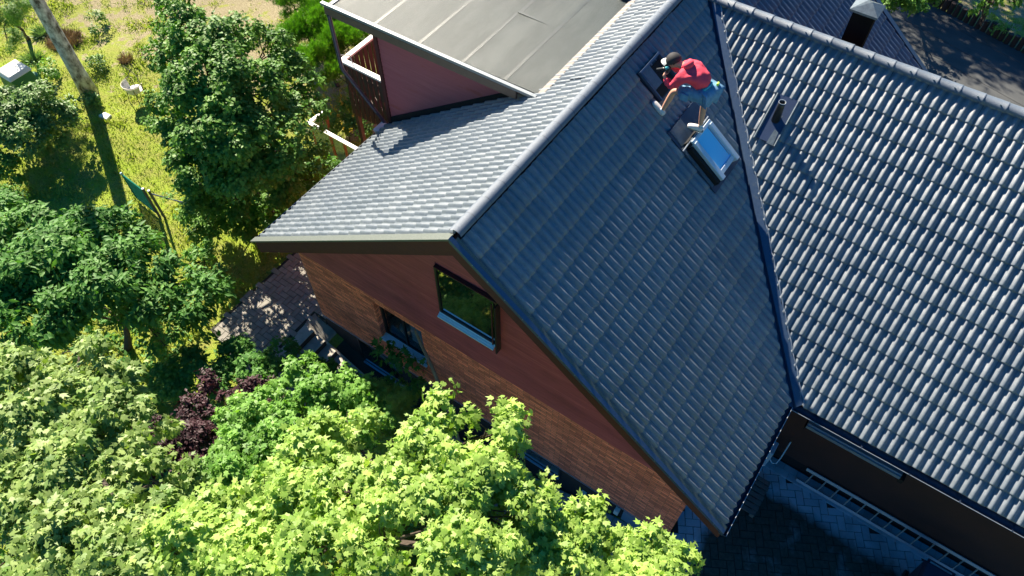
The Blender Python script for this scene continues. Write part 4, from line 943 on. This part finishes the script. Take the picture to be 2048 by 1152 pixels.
def Bk(*a):                                          # (point, radius[, rz]) pairs -> blobs
    return [tuple(p) + (r_ if isinstance(r_, tuple) else (r_ * .84, r_ * .84, r_ * .72)) for p, r_ in a]
# foreground maples, tops close below the camera
fore = Bk(((5.97, -2.11, 5.65), 0.331), ((6.65, -2.12, 5.65), 0.392), ((6.20, -2.69, 5.55), 0.435), ((6.88, -2.72, 5.65), 0.479), ((7.12, -2.26, 5.55), 0.348), ((6.13, -3.44, 5.55), 0.479), ((5.57, -3.82, 5.35), 0.435), ((6.86, -3.47, 5.75), 0.522), ((7.43, -3.04, 5.65), 0.479), ((7.51, -2.48, 5.35), 0.348),
  ((5.03, -4.23, 5.25), 0.435), ((6.37, -4.07, 5.75), 0.522), ((5.80, -4.58, 5.55), 0.522), ((7.42, -3.66, 5.75), 0.522), ((4.48, -3.62, 4.75), 0.479), ((4.40, -2.90, 4.35), 0.392), ((4.41, -4.37, 4.95), 0.392))
tree('maple_tree', 'largest bright green maple, its crown rising against the brick wall', 'maple tree', (4.6, -3.6, -1.0), fore, 25000, .122, MAP, 'maple', .09)
fr2 = Bk(((8.20, -2.45, 5.10), 0.306), ((8.38, -2.24, 5.10), 0.267), ((7.97, -2.81, 5.00), 0.345), ((8.39, -2.88, 5.20), 0.383), ((7.95, -3.26, 5.20), 0.345))
tree('maple_tree', 'smallest rounded maple crown, between the largest maple and the eave tree', 'maple tree', (7.2, -3.0, -.6), fr2, 4800, .115, MAP, 'maple', .05)
fr3 = Bk(((9.04, -2.17, 4.95), 0.340), ((8.89, -2.43, 4.95), 0.307), ((9.36, -2.14, 4.95), 0.307), ((9.27, -2.49, 5.05), 0.405), ((8.99, -2.73, 4.95), 0.405))
tree('maple_tree', 'bright maple crown standing nearest the foot of the long eave', 'maple tree', (8.6, -2.8, -.4), fr3, 5400, .115, MAP, 'maple', .05)
fr4 = Bk(((4.02, -5.24, 5.00), 0.414), ((4.59, -5.20, 5.10), 0.460), ((4.88, -4.81, 5.00), 0.460), ((4.20, -5.61, 5.10), 0.460), ((5.16, -5.23, 5.30), 0.506), ((5.45, -4.90, 5.10), 0.460), ((3.98, -4.95, 4.80), 0.322))
tree('maple_tree', 'yellow-green maple crown between the largest maple and the duller one', 'maple tree', (3.0, -5.6, -1.0), fr4, 8200, .125, MAP, 'maple', .06)
ml = Bk(((-0.47, -4.25, 4.00), 0.420), ((0.19, -4.25, 4.00), 0.450), ((-0.20, -4.75, 4.00), 0.400), ((0.69, -4.30, 3.90), 0.400), ((-1.10, -4.90, 3.80), 0.450), ((-0.63, -5.39, 4.00), 0.500), ((0.52, -5.34, 4.20), 0.600), ((1.30, -5.01, 4.20), 0.600), ((1.40, -4.52, 3.80), 0.400), ((0.52, -5.90, 4.30), 0.550), ((1.61, -5.85, 4.40), 0.600), ((2.20, -5.26, 4.20), 0.500),
  ((2.46, -4.91, 3.60), 0.380), ((2.73, -4.83, 3.40), 0.300), ((1.58, -6.41, 4.40), 0.600), ((2.70, -6.13, 4.60), 0.600), ((2.60, -6.63, 4.70), 0.600), ((3.04, -5.65, 4.40), 0.500), ((3.47, -6.18, 4.70), 0.600), ((2.08, -7.01, 4.50), 0.500), ((3.53, -5.89, 4.40), 0.450))
tree('maple_tree', 'tall maple with duller, greyer green leaves beyond the purple bush', 'maple tree', (-.3, -5.8, -.9), ml, 29000, .138, MAP, 'mapledim', .1, per=8, rough=.2)
mid = Bk(((1.87, -3.40, 2.55), .36), ((2.17, -3.88, 2.65), .38), ((2.45, -3.39, 2.75), 0.480), ((2.27, -2.75, 2.65), 0.384), ((2.23, -2.09, 2.55), 0.384), ((3.17, -3.28, 3.05), 0.480), ((3.02, -2.23, 2.65), 0.480), ((3.35, -1.95, 2.55), 0.432), ((3.94, -2.19, 2.65), 0.403), ((2.81, -4.13, 2.95), 0.528), ((3.52, -3.83, 3.15), 0.480), ((3.79, -2.63, 2.85), 0.384), ((2.55, -4.53, 2.75), 0.384), ((4.17, -2.61, 2.55), 0.336))
tree('sycamore_shrub', 'many-stemmed fresh green shrub between the purple bush and the big maple', 'shrub', (2.2, -3.0, -1.2), mid, 17000, .112, MAP, 'midmaple', .06)
gm = Bk(((-0.91, -2.98, 1.00), .4), ((-0.02, -3.08, 1.00), .4), ((-0.19, -2.12, 0.90), .38), ((0.50, -1.64, 0.80), .38), ((0.49, -2.30, 1.00), .42), ((0.98, -1.55, 0.70), .35), ((-0.80, -3.48, 1.00), .35), ((-0.21, -2.64, 1.00), .3), ((1.41, -1.26, 0.60), .3))
tree('low_shrub', 'dim mid-green shrub in the shade below the paved terrace', 'shrub', (-.2, -2.9, -.9), gm, 11000, .10, MAP, 'cherry', .04)
pu = Bk(((0.61, -3.31, 2.20), .27), ((0.92, -3.79, 2.30), .36), ((0.89, -4.24, 2.30), .40), ((1.50, -4.32, 2.50), .45), ((1.11, -4.66, 2.40), .36), ((1.38, -3.90, 2.30), .33), ((0.74, -4.63, 2.30), .3), ((1.99, -4.48, 2.60), .35))
tree('purple_bush', 'dark purple-leaved bush between green maple crowns', 'shrub', (.4, -4.4, -.9), pu, 9000, .08, OV, 'purple', .04)
pu2 = Bk(((1.07, -2.76, 1.60), .28), ((1.18, -2.49, 1.50), .18), ((0.84, -3.06, 1.50), .2), ((1.52, -2.59, 1.50), .2))
tree('purple_bush', 'small sprig of purple leaves beside a red flower', 'shrub', (.9, -2.9, -.9), pu2, 2200, .08, OV, 'purple', .025)
P = np.array((1.06, -2.96, 1.85)) + RNG.normal(size=(40, 3)) * .035; tag(scatter('red_flower', OV, P, RNG.normal(size=(40, 3)) + [0, 0, 1], RNG.normal(size=(40, 3)), np.full(40, .05), RNG.random(40), M['redflower'], loc=tuple((1.03, -2.95, 1.80))), 'single red flower head above the purple leaves', 'flower')
# shade shrubs at left: cherry and friends
ch_ = Bk(((-5.00, -3.03, 2.40), .6), ((-4.03, -2.11, 2.40), .55), ((-3.84, -1.70, 2.20), .4), ((-3.72, -2.98, 2.60), .7), ((-2.78, -2.31, 2.40), .6), ((-3.93, -3.90, 2.60), .7), ((-2.14, -1.99, 2.00), .5), ((-2.49, -3.11, 2.50), .65), ((-1.71, -2.70, 2.10), .55), ((-1.47, -1.75, 1.70), .45), ((-1.57, -1.16, 1.50), .3), ((-2.80, -4.06, 2.50), .6), ((-1.24, -2.36, 1.70), .45), ((-3.43, -4.57, 2.60), .6), ((-3.13, -1.70, 2.00), .4), ((-1.03, -1.99, 1.40), .35), ((-6.09, -2.91, 2.20), .45), ((-1.34, -2.96, 1.40), .35), ((-2.27, -0.97, 1.50), .3))
tree('cherry_tree', 'broad dark green cherry spreading beside the terrace', 'cherry tree', (-3.4, -3.2, GZ), ch_, 26000, .16, leaf_oval(.22, .08), 'cherry', .08, droop=.7, rough=.2, nd=17)
# big dense tree in the garden
bt_ = Bk(((-5.26, 2.37, 4.60), .55), ((-4.46, 2.16, 4.40), .7), ((-5.22, 1.84, 4.00), .5), ((-4.32, 2.90, 4.00), .6), ((-4.18, 3.50, 3.40), .65), ((-3.46, 3.48, 3.00), .6), ((-3.41, 1.55, 4.20), .8), ((-4.51, 1.24, 3.60), .6), ((-2.99, 2.09, 3.60), .8), ((-2.71, 2.98, 2.80), .6), ((-2.70, 0.93, 3.60), .85), ((-4.40, 0.77, 2.80), .55),
  ((-2.07, 1.74, 3.00), .7), ((-2.11, 2.50, 2.20), .5), ((-3.47, 0.30, 2.60), .6), ((-2.32, 0.68, 2.80), .7), ((-2.07, 1.38, 2.00), .6), ((-2.15, 2.22, 1.20), .5), ((-3.45, 0.07, 1.80), .55), ((-2.90, 0.50, 1.40), .6), ((-2.42, 1.16, 0.90), .5), ((-5.69, 2.75, 4.60), .4), ((-5.27, 1.05, 2.60), .4), ((-2.30, 2.74, 1.20), .4), ((-3.60, 0.04, 0.90), .45))
tree('garden_tree', 'dense dark glossy-leaved tree between the garden chair and the balcony', 'tree', (-4.9, 1.6, GZ), bt_, 52000, .10, leaf_oval(.36, .1), 'hazel', .12, per=8, rough=.22, nd=20)
ls = Bk(((-11.80, 0.04, 0.60), .45), ((-10.56, 0.24, 0.90), .65), ((-10.94, -0.50, 0.80), .65), ((-10.08, 0.36, 0.60), .5), ((-10.11, -0.51, 0.70), .6), ((-10.64, 1.00, 0.40), .3), ((-11.39, 0.87, 0.40), .3), ((-9.98, 0.22, 0.20), .4))
tree('laurel_bush', 'round glossy bush just in front of the compost bin', 'bush', (-11.2, .1, GZ), ls, 17000, .10, leaf_oval(.32, .1), 'laurel', .04, nd=18)
ls2 = Bk(((-10.34, -1.44, 0.20), .45), ((-8.98, -2.36, 0.30), .5), ((-9.73, -1.58, -0.10), .3)); tree('laurel_bush', 'low shaded bush behind the broad dark cherry tree', 'bush', (-9.0, -1.9, GZ), ls2, 3500, .10, OV, 'cherry', .03)
tl_ = Bk(((-13.38, 1.75, 2.00), .6), ((-13.55, 2.22, 1.50), .5), ((-13.93, 1.51, 0.90), .4), ((-14.00, 1.80, 0.60), .35)); tree('dark_conifer', 'dark evergreen standing behind the birch trunk', 'tree', (-15.6, 2.6, GZ), tl_, 8000, .10, SPR, 'hazel', .06)
th = Bk(((3.26, -1.38, 0.80), .5), ((3.05, -0.88, 0.40), .4), ((2.69, -1.19, 0.50), .45), ((3.55, -1.83, 1.00), .45))
tree('thuja_shrub', 'vivid green feathery shrub mirrored in the upper window', 'shrub', (2.9, -2.3, -1.5), th, 7000, .13, SPR, 'maple', .03, nd=16)
un = Bk(((-4.16, 0.36, 0.30), .5), ((-3.43, 0.67, 0.20), .5), ((-2.98, 1.29, 0.20), .45), ((-2.73, 1.97, 0.30), .45), ((-3.37, 1.20, 0.80), .6), ((-2.71, 2.49, 0.80), .5), ((-3.13, 2.16, 1.20), .6), ((-4.03, 0.84, 0.90), .5), ((-4.83, 0.41, 0.20), .35), ((-2.90, 3.36, 0.50), .35))
tree('undergrowth_shrub', 'dark undergrowth shrub below the dense garden tree next to the eave', 'shrub', (-4.2, .9, GZ), un, 15000, .11, OV, 'hazel', .04, nd=16)
P, n_, dr, sz, tv, B = crown([(x, y, -.95, 1.0, 1.0, .55) for x in np.arange(-4.6, 6.5, 1.0) for y in np.arange(-8.2, -2.2, .95) if not (x > 1.8 and y > -3.1)], 30000, .13, nd=8, rs=(.4, .7))
tag(scatter('ground_cover', OV, P, n_, dr, sz, tv, M['cherry'], loc=(1, -5, -1.0)), 'dark green ground cover added to hide sunlit ground under the foreground trees', kind='stuff')  # dark leaves added to hide sunlit ground showing between the crowns
# juniper hedge by the balcony
def hedge(name, label, pts, n, base, lz, m='conifer'):
    e = empty(name, base, label, 'hedge'); B = Bk(*pts); P, n_, dr, sz, tv, _ = crown(B, n, lz, per=9, rough=.3, up=.2)
    dr = dr * .25 + np.array([-.25, -.1, 1.0]); n_ = RNG.normal(size=P.shape); n_[:, 2] *= .3
    limbs(base, (B[0][0], B[0][1], B[0][2]), B, .05, M['bark'], e); scatter('foliage', SPR, P, n_, dr, sz, tv, M[m], e)
hedge('juniper_hedge', 'vivid green juniper hedge beneath the balcony', [((-8.14, 7.68, 0.70), .6), ((-6.68, 7.29, 0.80), .7), ((-6.78, 6.50, 0.70), .55), ((-5.12, 6.92, 0.80), .7), ((-5.54, 6.08, 0.80), .6), ((-4.84, 7.52, 0.90), .6), ((-4.75, 5.99, 0.50), .6), ((-3.78, 6.15, 0.30), .5), ((-5.83, 7.54, 1.00), .6), ((-6.11, 5.88, 0.30), .4), ((-8.96, 8.07, 0.70), .5), ((-7.73, 8.42, 0.80), .6), ((-6.77, 8.76, 0.80), .6)], 30000, (-5.6, 6.6, GZ), .17)
yf = Bk(((-4.13, 5.16, 0.00), .35), ((-3.38, 5.18, 0.00), .35), ((-4.70, 5.15, 0.00), .3), ((-4.17, 5.64, 0.00), .3), ((-3.34, 5.58, 0.00), .3)); 
e = tree('flowering_plant', 'dark leafy plant dotted with yellow flower spikes behind the balustrade', 'plant', (-3.6, 4.9, GZ), yf, 3500, .09, OV, 'hazel', .02)
q = np.array(yf)[RNG.integers(0, 5, 46)][:, :3] + np.concatenate([RNG.normal(size=(46, 2)) * .28, np.abs(RNG.normal(size=(46, 1))) * .08 + .3], 1)
P = np.repeat(q, 9, 0) + np.concatenate([RNG.normal(size=(414, 2)) * .012, RNG.uniform(0, .14, (414, 1))], 1); scatter('blossoms', OV, P, RNG.normal(size=P.shape), RNG.normal(size=P.shape), np.full(414, .035), RNG.random(414), M['blossom'], e)
uf = Bk(((-2.84, 3.07, 0.40), .3), ((-3.01, 2.42, 0.20), .35), ((-2.93, 1.84, 0.10), .3), ((-2.81, 3.43, 0.40), .2)); tree('leafy_shrub', 'fresh light green shrub under the glass balustrade', 'shrub', (-3.6, 2.2, GZ), uf, 3500, .09, leaf_oval(.36), 'laurel', .03)
# potted sapling before the lower window
sap = Bk(((2.40, -0.32, 1.00), .22), ((2.95, -0.23, 1.00), .22), ((3.14, 0.12, 0.90), .2), ((2.83, -0.50, 0.60), .2), ((3.22, -0.39, 0.50), .2), ((2.50, -0.76, 0.30), .2)); tree('maple_sapling', 'sparse dark maple sapling in front of the lower window', 'sapling', (2.6, -1.2, -2.2), sap, 230, .17, MAP, 'cherry', .015, bark='stem', per=4)
dk = Bk(((3.80, -1.58, 0.60), .3), ((4.00, -2.23, 0.90), .35), ((4.19, -1.54, 0.80), .3), ((3.00, -1.37, 0.20), .25), ((4.54, -2.36, 1.20), .3)); tree('low_shrub', 'small-leaved shrub in the dark gap beside the big maple', 'shrub', (3.8, -2.8, -1.0), dk, 2600, .07, OV, 'laurel', .03)
# top right: bushes, hanging branch and a trunk behind the drive
tr_ = Bk(((7.43, 18.37, 1.20), .6), ((7.90, 18.77, 0.90), .4), ((7.00, 18.23, 1.20), .5), ((8.04, 19.34, 0.90), .4)); tree('laurel_bush', 'dark bush at the near end of the palisade along the drive', 'bush', (8.0, 20.6, GZ), tr_, 6000, .11, OV, 'hazel', .05)
hb = Bk(((9.69, 15.74, 3.00), .22), ((9.78, 15.97, 3.20), .3), ((9.78, 15.80, 2.70), .15), ((10.10, 16.46, 3.20), .35), ((9.22, 15.76, 3.40), .4), ((10.07, 16.43, 3.50), .5)); e = empty('broadleaf_tree', (8.75, 21.3, GZ), 'tree with a thick trunk and one low hanging branch beyond the drive', 'tree')
P, n_, dr, sz, tv, B = crown(hb, 1500, .12); limbs((8.75, 21.6, GZ), (8.6, 21.4, 6.5), hb, .20, M['bark'], e); scatter('foliage', OV, P, n_, dr, sz, tv, M['hazel'], e)
# a tree just outside the picture whose crown dapples the drive
P_, n_, dr, sz, tv, B = crown([(2.5, 26, 6.5, 3.0, 2.4, 1.8), (6.0, 25.5, 6.0, 2.0, 1.6, 1.6), (-.5, 25, 6, 2.2, 2, 1.6)], 22000, .20, spread=.5, shell=(.2, 1.0), nd=22); e = empty('shade_tree', (3.2, 26.5, GZ), 'broad tree beyond the drive casting dappled shade', 'tree'); limbs((3.2, 26.5, GZ), (3, 26, 6), [(2.5, 26, 6.5, 3.0), (5.5, 25.5, 6.2, 2.0), (.5, 25, 6.0, 2.2)], .22, M['bark'], e); scatter('foliage', OV, P_, n_, dr, sz, tv, M['hazel'], e)
# birch: leaning trunk, crown far above the picture
e = empty('birch_tree', (-11.72, 2.05, GZ), 'birch with a mottled white and black trunk on the sunny lawn', 'birch tree')
b = MB(); pts = [(-11.72 + .02 * i, 2.05 + .01 * i, GZ + i * .8) for i in range(13)]; b.tube(pts, [.27, .215, .20, .19, .18, .17, .165, .16, .155, .15, .14, .13, .12], 14); b.build('trunk', M['birch'], e, smooth=True)
b = MB()
for i in range(9):
    z = 7 + i * .28; a_ = i * 2.4; b.tube([(-11.55, 2.15, z), (-11.55 + .6 * math.cos(a_), 2.15 + .6 * math.sin(a_), z + .7), (-11.55 + 1.2 * math.cos(a_), 2.15 + 1.2 * math.sin(a_), z + 1.2)], [.035, .02, .008], 6)
b.build('branches', M['birch'], e)
# small plants on the lawn
def tuft(label, u, v, n, r_, h, m, tm=BL, name='garden_plant', cat='plant', sp=1.0):
    c = np.array((u, v, GZ)); a_ = RNG.uniform(0, 2 * math.pi, n); rr = r_ * np.sqrt(RNG.random(n)) * .4
    P = np.stack([u + rr * np.cos(a_), v + rr * np.sin(a_), np.full(n, GZ)], 1); d = np.stack([np.cos(a_) * sp, np.sin(a_) * sp, RNG.uniform(.5, 1.6, n)], 1)
    return tag(scatter(name, tm, P, RNG.normal(size=P.shape), d, h * RNG.uniform(.6, 1.2, n), RNG.random(n), M[m], loc=(u, v, GZ)), label, cat)
def at(u): return u[0], u[1]
tuft('dry brown cut stump of ornamental grass on the lawn', *at((-11.98, 3.68, -0.40)), 200, .4, .30, 'dry', name='dry_grass_clump', cat='grass clump', sp=.35)
tuft('grey-green fern left of the birch trunk', *at((-14.52, 2.04, -0.40)), 110, .5, .42, 'fern', SPR, name='fern', cat='fern', sp=1.3)
tuft('pale fern behind the birch trunk', *at((-15.41, 3.05, -0.40)), 110, .5, .42, 'fern', SPR, name='fern', cat='fern', sp=1.3)
tuft('rust-brown dead fern heap right of the birch trunk', *at((-14.52, 3.21, -0.40)), 420, 1.3, .28, 'dry', SPR, name='dead_fern', cat='fern', sp=1.0)
for i, (lab, u, v, rr, m) in enumerate((('bright green leafy plant beyond the heap of dead fern', *(-14.06, 4.33, -0.40)[:2], .35, 'laurel'), ('low weed patch on bare soil right of the birch foot', *(-12.44, 2.98, -0.40)[:2], .25, 'laurel'), ('dark leafy plant in the shadow at the birch base', *(-11.25, 1.82, -0.40)[:2], .22, 'laurel'), ('grassy tuft left of the birch foot', *(-13.49, 1.81, -0.40)[:2], .35, 'midmaple'), ('green shoot patch at the garden edge beyond the drive', *(10.42, 20.77, -0.40)[:2], .45, 'midmaple'), ('yellow-green plant at the lawn edge by the terrace', *(-2.63, -0.72, -0.30)[:2], .25, 'midmaple'), ('yellowish weed on the shaded lawn', *(-4.00, -0.35, -0.40)[:2], .3, 'midmaple'))):
    tree('garden_plant', lab, 'plant', (u, v, GZ), [(u, v, GZ + .12, rr, rr, rr * .7)], 420, .09, OV, m, .008)
b = MB(); x, y = (-10.42, 1.64, -0.40)[:2]; b.hexa([(x - .2, y - .12, GZ - .05), (x + .2, y - .1, GZ - .05), (x + .16, y + .14, GZ - .05), (x - .14, y + .12, GZ - .05)], [(x - .18, y - .1, GZ + .07), (x + .17, y - .08, GZ + .06), (x + .13, y + .12, GZ + .08), (x - .12, y + .1, GZ + .08)])
tag(b.build('garden_stone', M['white'], loc=(x, y, GZ), bevel=.02), 'pale flat stone on the lawn below the birch', 'stone')
# grass over the lawn, clumped
n = 150000
P = np.stack([RNG.uniform(-19, -1.9, n), RNG.uniform(-4.5, 12, n), np.full(n, GZ)], 1)
P2 = np.stack([RNG.uniform(6, 16, 16000), RNG.uniform(19, 25, 16000), np.full(16000, GZ)], 1); P2 = P2[P2[:, 1] > 21.6 - .283 * (P2[:, 0] - 7.84)]
P = np.concatenate([P, P2])
cl = np.sin(P[:, 0] * 2.1 + 1.3 * np.sin(P[:, 1] * 1.7)) * np.sin(P[:, 1] * 2.3 + np.sin(P[:, 0] * 1.1) * 1.6) + .5 * np.sin(P[:, 0] * 5.3 + P[:, 1] * 3.7) * np.sin(P[:, 1] * 6.1)
thr = np.where(P[:, 1] > 13, .3, np.interp(P[:, 1] - .35 * (P[:, 0] + 12), [0, 2.5, 6], [-1.6, -.35, .15]))
keep = (cl + RNG.normal(0, .3, len(P)) > thr) & ~((P[:, 0] > -2.2) & (P[:, 1] < 5.2)) & ~((P[:, 0] > -.2))| ((P[:, 1] > 13) & (cl > .2)); P, cl = P[keep], cl[keep]; k = len(P)
P[:, 2] += .05 * np.sin(P[:, 0] * 1.3 + 1) * np.sin(P[:, 1] * 1.1) * (P[:, 0] < -3) - .01
d = RNG.normal(size=(k, 3)) * .7; d[:, 2] = np.abs(d[:, 2]) + .6
tv = np.clip(.5 + .25 * np.sin(P[:, 0] * .9) * np.sin(P[:, 1] * 1.2 + 1) + RNG.normal(0, .22, k), 0, 1)
tag(scatter('grass', (BL[0] * [2.2, 1, 1], BL[1]), P, RNG.normal(size=(k, 3)), d, RNG.uniform(.04, .12, k) * (1 + .5 * (cl > .5)), tv, M['grass'], loc=(-9, 3, GZ)), 'short yellow-green grass and weeds over the lawn', 'grass', kind='stuff')
